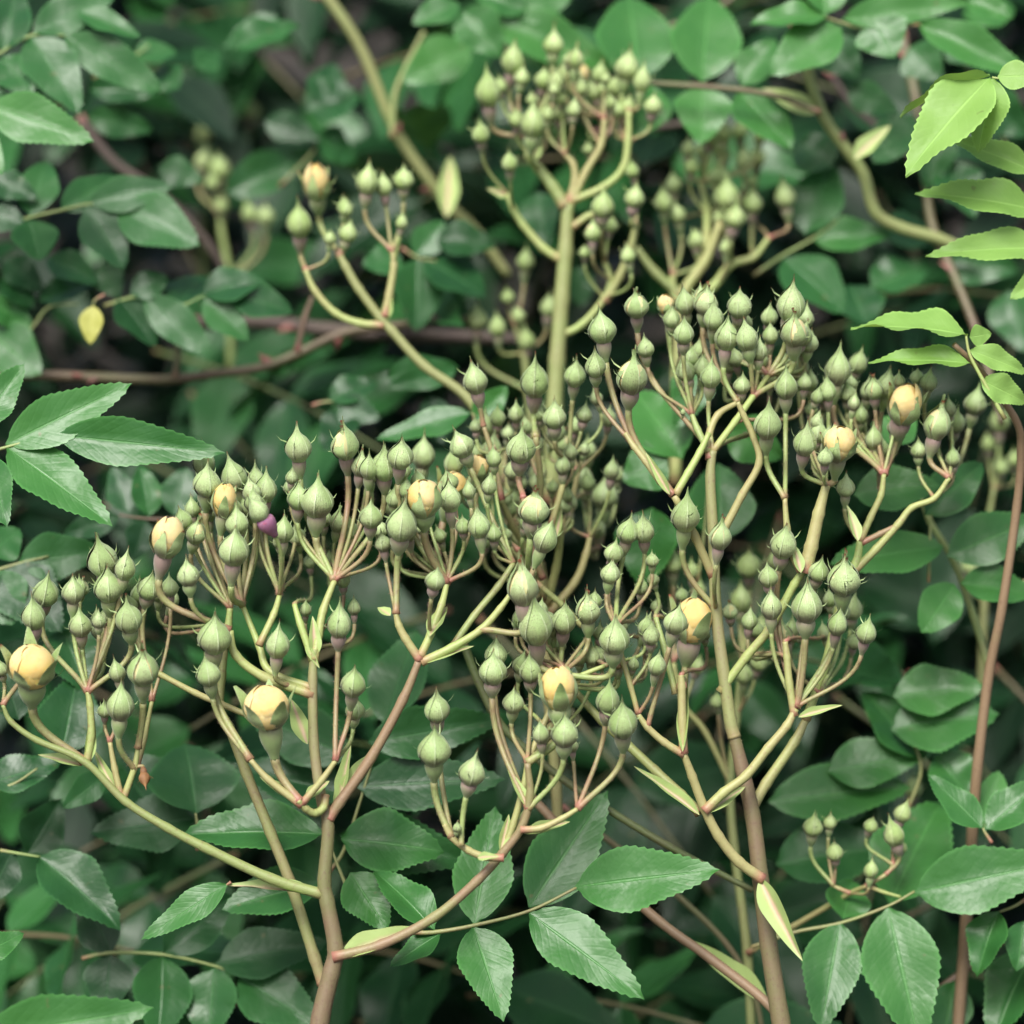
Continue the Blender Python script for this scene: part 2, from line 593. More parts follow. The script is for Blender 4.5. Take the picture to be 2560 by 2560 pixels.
def sepal_mesh(name, kind, seed, mat):
    rng = random.Random(seed)
    V, F, UV = [], [], []
    steps, cols = 13, 3
    vs = [k / cols for k in range(-cols, cols + 1)]
    top = {'g': 1.46, 'p': 1.42, 'y': 1.0, 'o': 1.0}[kind] * rng.uniform(.93, 1.1)
    fl_p = rng.uniform(.2, 1.1)
    open_ = rng.choice([.14, .24, .34, .42])
    phi0 = {'g': 42, 'p': 40, 'y': 27, 'o': 33}[kind] * rng.uniform(.96, 1.05)
    lean = rng.uniform(.02, .16)
    for i in range(steps + 1):
        t = i / steps
        z = -.02 + t * (top + .02)
        if kind == 'g':
            r = closed_r(z, top)
            ph = phi0
            flare = 0
        elif kind == 'p':
            r = closed_r(z, top)
            gap = max(0, math.sin(math.pi * min(1, max(0, (t - .18) / .75)))) ** .8
            ph = phi0 * (1 - open_ * gap)
            flare = max(0, t - .8) * fl_p * .5
        elif kind == 'o':
            r = body_r(min(z, .95), 1.0, 1.18) + .012
            ph = phi0 * (1 - max(0, t - .12) / .88) ** .8 + .8
            flare = max(0, t - .6) ** 1.4 * fl_p * 1.1
        else:
            r = .27 + .25 * math.sin(min(1, max(0, z) / .45) * math.pi / 2) if z < .45 else .52
            ph = phi0 * (1 - max(0, t - .35) / .65 * .93)
            flare = max(0, t - .5) ** 1.4 * .6
        off = .012 + .02 * math.sin(math.pi * t)
        for v in vs:
            a = math.radians(ph * v) + lean * t
            rr = r + (off + .024 * v) * min(1, r / .3) + flare
            zz = z - (flare * .25 if kind == 'y' else 0)
            if kind != 'g' or t < .72:
                V.append((rr * math.cos(a), rr * math.sin(a), zz))
            else:
                # the five tips close into a slender beak
                V.append((rr * math.cos(a), rr * math.sin(a) + lean * (t - .72) * .5, zz))
            UV.append((t, v))
    k = len(vs)
    for i in range(steps):
        for c in range(k - 1):
            a = i * k + c
            F.append((a, a + 1, a + k + 1, a + k))
    # narrow side lobes that stand off the margin
    for s in (-1, 1):
        for j in range(rng.choice([0, 0, 1, 1])):
            t = rng.uniform(.2, .62)
            i = int(t * steps)
            e = Vector(V[i * k + (k - 1 if s > 0 else 0)])
            out = Vector((e.x, e.y, 0)).normalized()
            tan = Vector((-out.y, out.x, 0)) * s
            d = (out * rng.uniform(.5, 1.0) + tan * rng.uniform(.1, .5) + Vector((0, 0, rng.uniform(.3, 1.0)))).normalized()
            ln = rng.uniform(.2, .46)
            side = d.cross(out).normalized() * .03
            b = len(V)
            e = e - out * .02
            mid = e + d * ln * .55 + out * .02
            V += [e - side, e + side, mid + side * .8, mid - side * .8, e + d * ln + Vector((0, 0, ln * .25))]
            UV += [(.5, .4), (.5, -.4), (.7, -.4), (.7, .4), (.99, 0)]
            F += [(b, b + 1, b + 2, b + 3), (b + 3, b + 2, b + 4)]
    return mesh(name, V, F, M[mat], UV)

def petal_shell(name, seed, rad, top, span, mat, notch=.0):
    """one overlapping petal of an opening bud"""
    rng = random.Random(seed)
    V, F, UV = [], [], []
    steps, cols = 12, 12
    for i in range(steps + 1):
        t = i / steps
        for c in range(cols + 1):
            v = -1 + 2 * c / cols
            tt = t * (1 - .16 * abs(v) ** 2.5) + .015 * math.sin(v * 6 + seed)
            z = .03 + tt * top
            q = tt
            if q < .5:
                r = .24 + (rad - .24) * math.sin(q / .5 * math.pi / 2)
            else:
                r = rad * (math.cos((q - .5) / .5 * 1.42) ** .7)
            r += .010 * v + .006 * math.sin(5 * v + 9 * t + seed)
            a = math.radians(span) * v
            V.append((r * math.cos(a), r * math.sin(a), z))
            UV.append((t, v))
    k = cols + 1
    for i in range(steps):
        for c in range(cols):
            a = i * k + c
            F.append((a, a + 1, a + k + 1, a + k))
    return mesh(name, V, F, M[mat], UV)

HIP = [(.10, -.80), (.115, -.72), (.16, -.61), (.225, -.48), (.28, -.33), (.305, -.19), (.30, -.08), (.275, 0.0), (.22, .06)]
def hip_mesh(name, fat, length):
    V, F, UV = lathe([(r * (fat if .12 < r else 1), z * length) for r, z in HIP], 12)
    return mesh(name, V, F, M['hip'], UV)
HIPS = [hip_mesh('receptacle', 1.0, 1.0), hip_mesh('receptacle', 1.08, .88), hip_mesh('receptacle', .92, 1.1)]
HIPLEN = [.80, .80 * .88, .80 * 1.1]

def core_mesh(name, kind, mat):
    if kind == 'g':
        prof = [(max(.02, body_r(z) - .015), z) for z in [i / 11 * .98 for i in range(12)]]
    elif kind == 'p':
        prof = [(max(.02, body_r(z, .97, 1.06 if name == 'bud' else 1.2) - .012), z) for z in [i / 12 * (1.05 if name == 'bud' else 1.19) for i in range(13)]]
    else:
        prof = [(.22, 0), (.36, .08), (.46, .2), (.50, .36), (.50, .52), (.46, .68), (.38, .82), (.27, .92), (.14, .985), (.02, 1.0)]
    V, F, UV = lathe(prof, 16)
    if kind != 'g':
        V = [(x * (1 + .03 * math.sin(3 * math.atan2(y, x) + z * 4)), y * (1 + .03 * math.sin(3 * math.atan2(y, x) + z * 4)), z) for x, y, z in V]
    return mesh(name, V, F, M[mat], UV)
CORE = {'g': core_mesh('bud', 'g', 'petal_pale'), 'p': core_mesh('bud', 'p', 'petal_cream'), 'y': core_mesh('bud', 'y', 'petal'),
        'o': core_mesh('bud_opening', 'p', 'petal')}
SEPALS = {k: [sepal_mesh('sepal', k, s * 7 + 1, 'sepal') for s in range(6)] for k in 'gpyo'}
SEPALS_FAR = {k: [sepal_mesh('sepal', k, s * 7 + 1, 'sepal_far') for s in range(4)] for k in 'gpyo'}
PETALS = {'y': [petal_shell('petal', s, .525 - .004 * s, .98 + .03 * s, 62, 'petal') for s in range(3)],
          
          'o': [petal_shell('petal', s + 9, .492, 1.15 + .05 * s, 66, 'petal') for s in range(3)]}

BRNG = random.Random(5)
PEDLOG = []

class Shoot:
    """a flowering stem: an Empty with stems, branches, pedicels, buds, bracts and leaves as its parts"""
    def __init__(self, name, label, dz, base, group=None, cat='rose'):
        self.dz = dz
        self.root = thing(name, label, cat, at(px(*base), dz), group)
        self.nodes = []

    def tube(self, name, c, pts, w0, w1, mat, dz=None, nodes=(), knob=.12, d1=None, hair=0, sides=8):
        dz = self.dz if dz is None else dz
        d1 = dz if d1 is None else d1
        n = len(pts)
        P, R = [], []
        for i, p in enumerate(pts):
            f = i / (n - 1)
            d = dz + (d1 - dz) * f
            cc = c if len(p) == 2 else p[2]
            P.append(at(px(cc, p[0], p[1]), d))
            R.append((w0 + (w1 - w0) * f) * S * mpp(d) / 2)
            if (i > 0) if nodes == 'all' else (i in nodes):
                q = px(cc, p[0], p[1])
                self.nodes.append((q, d))
        R[-1] *= .8
        return add_tube(self.root, name, P, R, mat, sides=sides, seg=6, knob=knob, hair=hair, hlen=.0007)

    def node(self, c, x, y, dz=None):
        self.nodes.append((px(c, x, y), self.dz if dz is None else dz))

    def bud(self, c, x, y, w, kind='g', tilt=None, dz=0.0, node=None, far=False, spin=None, ped=True, zs=None):
        c0 = (c, x, y)
        x, y = px(c, x, y)
        w = w * S
        d = self.dz + dz
        ctr = at((x, y), d)
        size = w * mpp(d)
        tilt = BRNG.gauss(0, 9) if tilt is None else tilt + BRNG.gauss(0, 3)
        ax = Vector((0, 0, 1))
        ax.rotate(Quaternion(Vector((1, 0, 0)), math.radians(BRNG.uniform(-4, 14))))     # a slight nod
        ax.rotate(Quaternion(FWD, math.radians(tilt)))
        base = ctr - ax * size * .46
        rot = Vector((0, 0, 1)).rotation_difference(ax)
        rot = rot @ Quaternion((0, 0, 1), BRNG.uniform(0, 6.28) if spin is None else math.radians(spin))
        sz = size * .95
        M4 = Matrix.Translation(base - self.root.location) @ rot.to_matrix().to_4x4() @ Matrix.Diagonal((sz, sz, sz * (zs or BRNG.uniform(.93, 1.2)), 1))
        b = link('bud', CORE[kind], self.root, mat=M4)
        sk = kind
        bank = (SEPALS_FAR if far else SEPALS)[sk]
        h = BRNG.randrange(3)
        hp = link('receptacle', HIPS[h], b)
        for k in range(5):
            s = link('sepal', BRNG.choice(bank), b)
            j = 1.0 if sk == 'g' else BRNG.uniform(.9, 1.1)
            s.matrix_basis = Matrix.Rotation(math.radians(72 * k + BRNG.uniform(-5, 5)), 4, 'Z') @ Matrix.Diagonal((1, 1, j, 1))
        if kind in PETALS:
            for k, pm in enumerate(PETALS[kind]):
                s = link('petal', pm, b)
                s.matrix_basis = Matrix.Rotation(math.radians(130 * k + 20), 4, 'Z')
        if not ped:
            return b
        hb = base - ax * size * (HIPLEN[h] - .1)
        # pedicel to its node
        q = (x, y + w * 1.0)
        if node is not None:
            nd = node
        else:
            best = None
            for (npx, nd_) in self.nodes:
                dx, dy = npx[0] - q[0], npx[1] - q[1]
                if dy < 12:
                    cost = math.hypot(dx, dy) * 3 + 300
                else:
                    cost = math.hypot(dx * 1.25, dy) + (60 if dy < 40 else 0)
                cost += abs(nd_ - d) * 2500
                if best is None or cost < best[0]:
                    best = (cost, npx, nd_)
            nd = (best[1], best[2])
        n0 = at(nd[0], nd[1])
        PEDLOG.append((self.root.name, c0, abs(nd[0][0] - q[0]) / S, (nd[0][1] - q[1]) / S))
        Lp = (hb - n0).length
        chord = (hb - n0) / max(Lp, 1e-6)
        side = chord - ax * chord.dot(ax)
        P1 = n0 + (chord * .8 + side * .32 + BRNG.uniform(-.08, .08) * RIGHT) * Lp * .34
        P2 = hb - ax * Lp * .42
        path = []
        ns = 12
        for i in range(ns + 1):
            t = i / ns
            path.append(n0 * (1 - t) ** 3 + P1 * 3 * t * (1 - t) ** 2 + P2 * 3 * t * t * (1 - t) + hb * t ** 3)
        r0 = size * .115
        r0 = min(max(r0, .0006), .0014)
        rad = [r0 * (1.25 if i == 0 else 1.0 - .1 * math.sin(math.pi * i / ns)) for i in range(ns + 1)]
        rad[-1] = max(rad[-1], size * .09)
        o = self.root.location
        hair = 0 if far else int(Lp * 5000)
        V, F, UV, FM = tube_geo([p - o for p in path], rad, 7, True, hair, .00075, BRNG)
        link('pedicel', mesh('pedicel', V, F, [M['pedicel'], M['hair']], UV, True, FM), self.root)
        return b

    def bract(self, c, bx, by, tx, ty, w, dz=0.0, mat='bract', roll=None):
        return add_leaflet(self.root, c, bx, by, tx, ty, w, self.dz + dz, mat='bract', roll=roll, var=BRNG.choice([0, 2, 4]), name='bract')

LEAFLETS['bract'] = [leaflet_mesh('bract', s + 40, 'bract', steps=16, teeth=False, blunt=.2, wide=.35, fold=.35, droop=.1) for s in range(8)]


# ================================================================== setting
def ground():
    n = 60
    V, F = [], []
    rng = random.Random(3)
    xs = [-60, -12, -4] + [-3 + 6 * i / n for i in range(n + 1)] + [4, 12, 60]
    k = len(xs)
    for yv in xs:
        for xv in xs:
            V.append((xv, yv + .5, rng.uniform(-.02, .02) if abs(xv) < 3 else 0))
    for i in range(k - 1):
        for j in range(k - 1):
            a = i * k + j
            F.append((a, a + 1, a + k + 1, a + k))
    o = link('ground', mesh('ground', V, F, M['soil']))
    o['kind'] = 'structure'
    o['label'] = 'dark soil under the rose bush'
ground()

def bud_rows(sh, c, rows, far=False, kdep=.35, yref=None, jit=.005, extra=0.0):
    """rows: (x, y, width, kind, tilt, extra depth); buds higher in a cluster stand further back"""
    ys = [r[1] for r in rows]
    yr = (max(ys) + min(ys)) / 2 if yref is None else yref
    for r in rows:
        x, y, w = r[:3]
        kind = r[3] if len(r) > 3 else 'g'
        tilt = r[4] if len(r) > 4 else None
        ex = r[5] if len(r) > 5 else 0
        d = kdep * (yr - y) * S * mpp(0) + BRNG.uniform(-jit, jit) + ex + extra
        sh.bud(c, x, y, w, kind, tilt, d, far=far)

# ================================================================== flowering stem with the arching side branch (A)
A = Shoot('rose_shoot', 'pinkish main rose stem with arching side branches and the most apricot buds', 0.0, ('F', 470, 2900))
A.tube('stem', 'F', [(470, 2900), (540, 2400), (580, 2080), (605, 1920), (625, 1835), (633, 1790), (617, 1700), (612, 1660), (619, 1560), (604, 1495)], 124, 62, 'stem_brown', sides=12, knob=.06, hair=200)
A.tube('stem', 'F', [(610, 1525), (604, 1495), (592, 1400), (590, 1280), (593, 1225)], 62, 48, 'stem_upper', nodes=(4,), sides=12, knob=.05, hair=120)
A.tube('branch', 'B1', [(1740, 1238), (1450, 1150), (1100, 985), (900, 880), (670, 735), (455, 525), (200, 410), (60, 310), (15, 220)], 62, 26, 'stem', nodes=(4, 5, 6, 8), sides=10, d1=-.005)
A.tube('branch', 'B1', [(660, 730), (720, 560), (740, 450)], 40, 30, 'branch', nodes=(1, 2))
A.tube('branch', 'B1', [(650, 720), (615, 560), (590, 420)], 40, 30, 'branch', nodes=(2,))
A.tube('branch', 'B1', [(465, 530), (490, 380), (482, 220), (470, 150)], 46, 34, 'branch', nodes=(2, 3))
A.tube('branch', 'B1', [(735, 550), (775, 400), (815, 200)], 34, 26, 'branch', dz=.008, nodes=(2,))
A.bract('B1', 468, 540, 500, 250, 60)
A.bract('B1', 440, 545, 205, 480, 60)
A.bract('B1', 640, 730, 500, 450, 60)
A.bract('B1', 1700, 1240, 1200, 1170, 70)
bud_rows(A, 'M1', [(245, 1360, 140), (390, 1355, 120, 'g', 4), (430, 1530, 125), (180, 1490, 130), (690, 1500, 145), (530, 1510, 75), (550, 1190, 165, 'p', -3), (580, 1330, 155, 'g', 2),
                   (670, 1230, 115, 'g', 12), (800, 1330, 130, 'g', 16), (910, 1330, 95), (765, 1770, 172, 'p', 2, -.006), (630, 1790, 90), (5, 1770, 75)], yref=1600)
A.bud('M1', 172, 1752, 245, 'y', 6, -.012, node=(px('B1', 455, 525), 0), spin=24)
bud_rows(A, 'B1', [(645, 228, 150, 'g', 4, -.008), (560, 250, 75)])
wb = A.bud('B1', 775, 610, 62, 'g', 172, -.002, node=(px('B1', 735, 550), 0))
wb['label'] = 'withered brown bud hanging down'
for ch in wb.children:
    ch.data = ch.data.copy(); ch.data.materials[0] = M['dead']
# thin stem behind the main one, up to the middle cluster
A.tube('branch', 'B1', [(1735, 1720), (1690, 1580), (1560, 1180), (1450, 900), (1320, 580), (1230, 340), (1180, 240), (1190, 60), (1215, -160)], 66, 44, 'stem', dz=.012, d1=.014, sides=10)
A.tube('branch', 'M1', [(1215, 1640), (1225, 1540), (1235, 1440)], 46, 40, 'branch', dz=.013, nodes='all')
A.tube('branch', 'M1', [(1682, 1905), (1420, 1810), (1265, 1690), (1235, 1560)], 56, 44, 'branch', nodes=(3,))
A.tube('branch', 'M1', [(1682, 1870), (1450, 1780), (1390, 1640), (1300, 1420)], 48, 34, 'branch', nodes=(2, 3), d1=.01)
A.tube('branch', 'M1', [(1390, 1640), (1470, 1470), (1500, 1370)], 40, 34, 'branch', nodes=(1, 2), d1=.006)
A.tube('branch', 'M1', [(1685, 1720), (1710, 1580), (1735, 1450), (1795, 1290)], 52, 40, 'branch', nodes=(1, 2, 3), d1=.006)
A.tube('branch', 'M1', [(1680, 1720), (1610, 1520), (1580, 1420)], 44, 34, 'branch', nodes=(1, 2), d1=.004)
A.tube('branch', 'M1', [(770, 1740), (870, 1800), (1050, 1895), (1180, 1950), (1320, 2010)], 30, 40, 'branch', dz=.010)
A.bract('M1', 1690, 1700, 1680, 1480, 70)
A.bract('M1', 1640, 1640, 1715, 1760, 40)
bud_rows(A, 'M1', [(1600, 580, 145, 'g', 0), (1850, 565, 152, 'p', 0), (1110, 765, 152, 'g', 6), (1095, 665, 120, 'g', 0, .012), (1255, 740, 140, 'g', -12, .010), (1375, 770, 110, 'g', 0, .014), (1425, 805, 125, 'g', 4, .008),
                   (985, 970, 95), (1050, 1040, 110, 'p', 12, .004), (1030, 910, 80, 'g', 0, .016), (1255, 1125, 168, 'g', 5, -.008),
                   (1270, 980, 130, 'g', 5, .004), (1520, 1030, 112, 'g', 4), (1600, 850, 120, 'g', 6, .004), (1702, 860, 182, 'g', 3, -.004), (1010, 1260, 122, 'g', 0, -.006),
                   (1660, 1190, 72, 'g', 0, .03), (1765, 1180, 75, 'g', 0, .028), (1870, 1020, 112, 'g', 0, .02), (1740, 960, 82, 'g', 0, .02), (1840, 1290, 80, 'g', 0, .022), (1900, 1440, 72, 'g', 0, .02), (1640, 1450, 66, 'g', 0, .022)], yref=1200)
A.bud('M1', 1200, 880, 140, 'o', 8, .004, spin=54)
A.bud('M1', 1490, 1640, 132, 'g', 8, -.008, node=(px('M1', 1560, 1860), 0))
A.bud('M1', 895, 1075, 182, 'o', 10, -.006, spin=28)
gb = A.bud('M1', 1392, 925, 104, 'g', -36, -.010)
for ch in list(gb.children):
    if ch.name.startswith('receptacle'):
        ch.data = ch.data.copy(); ch.data.materials[0] = M['gall']
        ch.scale = (1.75, 1.75, 1.25)
        ch['label'] = 'swollen magenta purple receptacle'
# loop with the apricot ball
A.tube('branch', 'B1', [(1745, 705), (1735, 770), (1690, 800), (1640, 775), (1600, 730)], 48, 40, 'branch', dz=-.001, d1=-.008, nodes=(3,))
A.tube('branch', 'B1', [(1620, 760), (1440, 620), (1345, 515)], 44, 34, 'branch', dz=-.007, nodes=(2,))
A.tube('branch', 'B1', [(1620, 750), (1730, 620), (1800, 520)], 42, 32, 'branch', dz=-.007, nodes=(2,))
A.bract('B1', 1600, 730, 1390, 600, 60, -.006)
A.bract('B1', 1640, 730, 1770, 620, 55, -.006)
A.bract('B1', 1650, 430, 1560, 180, 80, .004)
nl = (px('B1', 1345, 515), -.007)
A.bud('M1', 1150, 1592, 182, 'g', 3, -.006, node=nl)
A.bud('M1', 1117, 1792, 132, 'g', -8, -.006, node=nl)
A.bud('B1', 1432, 232, 245, 'y', -6, -.012, node=(px('B1', 1610, 740), -.007), spin=14)
A.bud('M1', 1820, 1532, 132, 'g', 4, -.006, node=(px('B1', 1800, 520), -.007))
A.bud('M1', 1895, 1850, 135, 'g', 5, -.008, node=(px('B1', 1800, 520), -.007))
A.bud('M1', 1905, 1985, 105, 'g', 5, .004, node=(px('B1', 1800, 520), -.007))
# right fork of the main stem
A.tube('branch', 'F', [(620, 1545), (640, 1515), (700, 1430), (760, 1320), (791, 1245)], 62, 48, 'stem', dz=0, nodes=(4,), sides=10)
A.bract('F', 632, 1535, 690, 1420, 26, .004)
A.bract('F', 640, 1525, 660, 1400, 20, .004)
A.tube('branch', 'M2', [(430, 1720), (350, 1600), (315, 1530), (300, 1470)], 50, 36, 'branch', nodes=(2, 3))
A.tube('branch', 'M2', [(430, 1700), (485, 1580), (545, 1420), (575, 1300)], 48, 36, 'branch', nodes=(1, 2, 3), d1=.01)
A.tube('branch', 'M2', [(435, 1730), (600, 1650), (755, 1555), (860, 1440), (910, 1370)], 50, 34, 'branch', nodes=(2, 3, 4), d1=.004)
A.tube('branch', 'M2', [(600, 1650), (720, 1480), (850, 1320), (930, 1200)], 40, 36, 'pedicel', dz=.012, d1=.02, nodes=(3,))
A.bract('M2', 440, 1735, 720, 1635, 55)
A.bract('M2', 480, 1590, 575, 1420, 60)
A.bract('M2', 270, 1480, 200, 1430, 40)
bud_rows(A, 'M2', [(235, 680, 146, 'g', 0), (325, 620, 142, 'g', 5), (110, 680, 105, 'p', 10, .012), (165, 945, 127, 'g', 6), (290, 850, 92, 'g', 0, .01),
                   (330, 995, 167, 'g', 6, -.006), (230, 1090, 92, 'g', 0, .0), (50, 1030, 100, 'g', 0, .025), (510, 1290, 107, 'g', 10, -.006), (590, 860, 122, 'g', -3, .004), (660, 1000, 82, 'g', 0, .008), (745, 1000, 122, 'g', -2, 0),
                   (825, 1040, 84, 'g', 0, .01), (650, 565, 132, 'g', -16, .012), (800, 790, 82, 'g', 4, .012), (825, 640, 82, 'g', 0, .02),
                   (980, 1340, 168, 'p', -4, -.002)], yref=1100)
A.bud('M2', 450, 855, 192, 'o', 0, -.004, spin=36)
A.bud('M2', 605, 800, 165, 'y', 14, .045)
A.bud('M2', 740, 690, 120, 'o', 8, .035)
A.bud('M2', 445, 625, 130, 'g', 0, .06)
# arching branch to the right
A.tube('branch', 'F', [(628, 1806), (720, 1782), (820, 1730), (900, 1662), (948, 1610), (985, 1560), (1000, 1500), (995, 1440)], 58, 40, 'stem', dz=-.002, d1=-.008, nodes=(5, 6, 7), sides=10)
A.bract('F', 640, 1808, 790, 1745, 38)
A.bract('B2', 10, 1580, 390, 1410, 90, .002)
A.tube('branch', 'B2', [(880, 1040), (780, 1035), (690, 1000), (600, 930), (560, 860)], 46, 34, 'branch', dz=-.010, nodes=(2, 3, 4))
A.tube('branch', 'B2', [(968, 890), (1080, 880), (1190, 830), (1275, 778)], 42, 32, 'branch', dz=-.010, nodes=(3,))
A.tube('branch', 'B2', [(870, 1030), (930, 860), (985, 660), (1005, 530)], 42, 34, 'branch', dz=-.003, nodes=(2, 3))
A.bract('B2', 860, 1010, 910, 800, 50, -.006)
A.bract('B2', 930, 960, 985, 780, 50, -.002)
A.bract('B2', 990, 910, 1240, 840, 60, -.010)
A.bract('B2', 740, 1040, 850, 1030, 40, -.012)
A.bract('B2', 1010, 770, 900, 560, 55, -.007)
n2 = (px('B2', 1010, 780), -.007)
n3 = (px('B2', 1275, 778), -.010)
nq = (px('B2', 600, 930), -.010)
A.bud('B2', 520, 247, 137, 'g', 2, -.006, node=nq)
A.bud('B2', 505, 458, 178, 'g', 1, -.016, node=nq)
A.bud('B2', 708, 582, 142, 'g', 6, -.016, node=(px('B2', 650, 975), -.012))
A.bud('B2', 628, 880, 48, 'p', 6, -.014, ped=False)
A.bud('B2', 820, 35, 152, 'g', 2, -.004, node=n2)
A.bud('B2', 835, -50, 120, 'g', 0, .008, node=n2)
A.bud('B2', 930, 205, 117, 'g', 4, 0, node=(px('B2', 1005, 530), -.006))
A.bud('B2', 1020, 42, 117, 'g', -4, .004, node=(px('B2', 1005, 530), -.006))
A.bud('B2', 1170, 145, 205, 'o', 0, -.010, node=(px('B2', 1005, 530), -.006), spin=60)
A.bud('B2', 1435, 205, 127, 'g', 4, -.006, node=n3)
A.bud('B2', 1517, 322, 157, 'g', -2, -.014, node=n3)
A.bud('B2', 1205, 372, 147, 'g', -2, -.014, node=n2)
A.bud('B2', 1078, 382, 92, 'g', 0, -.010, node=n2)
A.bud('B2', 1245, 440, 70, 'g', 0, -.002, node=n3)
A.node('M2', 1180, 1800, .004)
bud_rows(A, 'M2', [(1050, 1545, 182, 'g', -4, 0), (970, 1500, 95, 'g', 0, .012), (1200, 1512, 132, 'g', 2, .004), (1330, 1455, 132, 'p', -4, .004), (1365, 1400, 80, 'g', 4, .012), (1472, 1602, 167, 'g', 2, -.004),
                   (1350, 1700, 92, 'g', 0, .02), (1285, 1705, 82, 'g', 0, .022), (1180, 1640, 70, 'g', 0, .02)], yref=1550)
A.tube('branch', 'B2', [(1005, 530), (1090, 330), (1180, 130), (1200, 20)], 34, 34, 'branch', dz=.0, d1=.006, nodes='all')
A.tube('branch', 'B2', [(1180, 130), (1300, 60), (1420, 10)], 30, 30, 'branch', dz=.004, d1=.006, nodes='all')

# ================================================================== second flowering stem (B)
B = Shoot('rose_shoot', 'thick brownish green rose stem forking into many bud clusters beside pink striped bract', .02, ('F', 1620, 2900))
B.tube('stem', 'F', [(1620, 2900), (1550, 2400), (1500, 2080), (1472, 1920), (1450, 1780), (1435, 1660), (1420, 1540), (1400, 1450), (1378, 1360)], 118, 74, 'stem_brown', sides=12, knob=.05, hair=120)
B.tube('stem', 'F', [(1386, 1392), (1378, 1360), (1364, 1260), (1351, 1150), (1345, 1000), (1340, 900), (1345, 850)], 74, 52, 'stem_upper', nodes=(3, 6), sides=12, knob=.05, hair=100)
B.bract('B3', 515, 1150, 735, 1590, 118, -.006, roll=24)
B.tube('branch', 'B3', [(530, 1155), (400, 1060), (290, 920), (215, 770), (150, 600), (105, 480)], 62, 44, 'branch', dz=.014, d1=.006, nodes=(5,), sides=10)
B.tube('branch', 'B3', [(105, 480), (98, 300), (95, 120), (90, 60)], 50, 42, 'branch', dz=.006, nodes=(3,))
B.bract('B3', 100, 470, 120, 20, 62, -.016)
B.tube('branch', 'B2', [(1845, 485), (1740, 420), (1650, 340), (1600, 270)], 46, 34, 'branch', dz=.006, nodes=(2, 3))
B.tube('branch', 'B2', [(1600, 270), (1560, 120), (1500, -80), (1480, -200)], 30, 30, 'branch', dz=.006, nodes='all')
B.tube('branch', 'B2', [(1930, 800), (1830, 700), (1690, 570), (1540, 430), (1400, 300), (1250, 130)], 56, 42, 'branch', dz=.012, d1=.03)
B.bract('B2', 1930, 810, 1580, 540, 62, -.010)
B.tube('branch', 'B3', [(216, 790), (320, 690), (440, 600), (560, 450), (660, 330), (705, 240)], 54, 46, 'branch', dz=.008, d1=.010, nodes=(5,), sides=10)
B.bract('B3', 230, 800, 440, 650, 60, -.012)
B.tube('branch', 'B3', [(700, 280), (672, 100), (660, -40), (650, -120)], 44, 38, 'branch', dz=.010, nodes=(2, 3))
B.bract('B3', 720, 285, 960, 215, 50, -.010)
kx = (px('B3', 710, 230), .010)
for (x, y, w, kd, tl, ex) in [(640, 1102, 142, 'g', 2, 0), (575, 1442, 112, 'g', -2, -.004), (765, 1432, 168, 'g', 2, -.01), (930, 1532, 107, 'g', 8, -.006), (1085, 1572, 112, 'g', 4, -.010),
                              (965, 1282, 178, 'p', 3, -.004), (830, 1242, 112, 'g', 10, .002), (560, 1272, 107, 'g', -4, .0)]:
    B.bud('M3', x, y, w, kd, tl, -.008 + ex, node=kx)
B.node('M3', 840, 1900, .02)
B.bud('M3', 1015, 1452, 102, 'g', 0, .03)
B.bud('M3', 1020, 1620, 84, 'g', 0, .03)
# apricot pair over the fork
B.bud('M3', 150, 1525, 208, 'y', 8, .0, node=(px('B3', 95, 120), .006), spin=10, zs=1.2)
B.bud('M3', 62, 1512, 132, 'g', 2, -.022, node=(px('B2', 1650, 340), .006))
bud_rows(B, 'M2', [(1670, 1592, 92, 'g', 4, -.012), (1700, 1752, 97, 'g', 6, -.014), (1575, 1742, 62, 'g', 4, -.008), (1545, 1030, 122, 'g', 12, -.004), (1630, 1030, 114, 'g', -4, -.010), (1470, 1140, 107, 'g', 8, -.004), (1450, 1252, 107, 'g', 6, -.010),
                   (1675, 1182, 72, 'g', -4, -.006), (1852, 950, 154, 'g', 0, -.014)], yref=1450)
B.tube('branch', 'M2', [(1800, 1900), (1740, 1650), (1695, 1490)], 36, 32, 'pedicel', dz=.008, d1=.012, nodes=(2,))
B.tube('branch', 'M2', [(1500, 1760), (1480, 1600), (1470, 1480)], 36, 32, 'pedicel', dz=.008, d1=.012, nodes=(1, 2))
# stalk of the upper right cluster
B.tube('branch', 'M3', [(300, 1890), (450, 1690), (560, 1560), (640, 1420), (700, 1310), (745, 1240)], 50, 46, 'branch', dz=.02, d1=.016, nodes=(5,), sides=10)
B.tube('branch', 'M3', [(750, 1250), (790, 1110), (830, 930), (870, 780)], 84, 56, 'branch', dz=.016, nodes=(2, 3), sides=10)
B.tube('branch', 'M3', [(735, 1240), (690, 1150), (660, 1000), (648, 850)], 44, 32, 'branch', dz=.014, nodes=(2, 3))
B.bract('M3', 735, 1250, 690, 1080, 60, -.008)
B.bract('M3', 1040, 1080, 985, 880, 60, -.002)
bud_rows(B, 'M3', [(655, 255, 122, 'g', 0, -.006), (555, 457, 147, 'g', -2, -.010), (755, 557, 127, 'g', 2, -.012), (865, 632, 87, 'g', 0, -.014), (300, 1062, 122, 'p', 10, -.012), (250, 200, 112, 'g', 2, -.004)], yref=600)
B.bud('M3', 940, 562, 180, 'o', 4, -.010, node=(px('M3', 870, 780), .016), spin=30)
B.tube('branch', 'B3', [(465, 790), (550, 640), (700, 420), (760, 300)], 60, 50, 'branch', dz=.026, d1=.03)
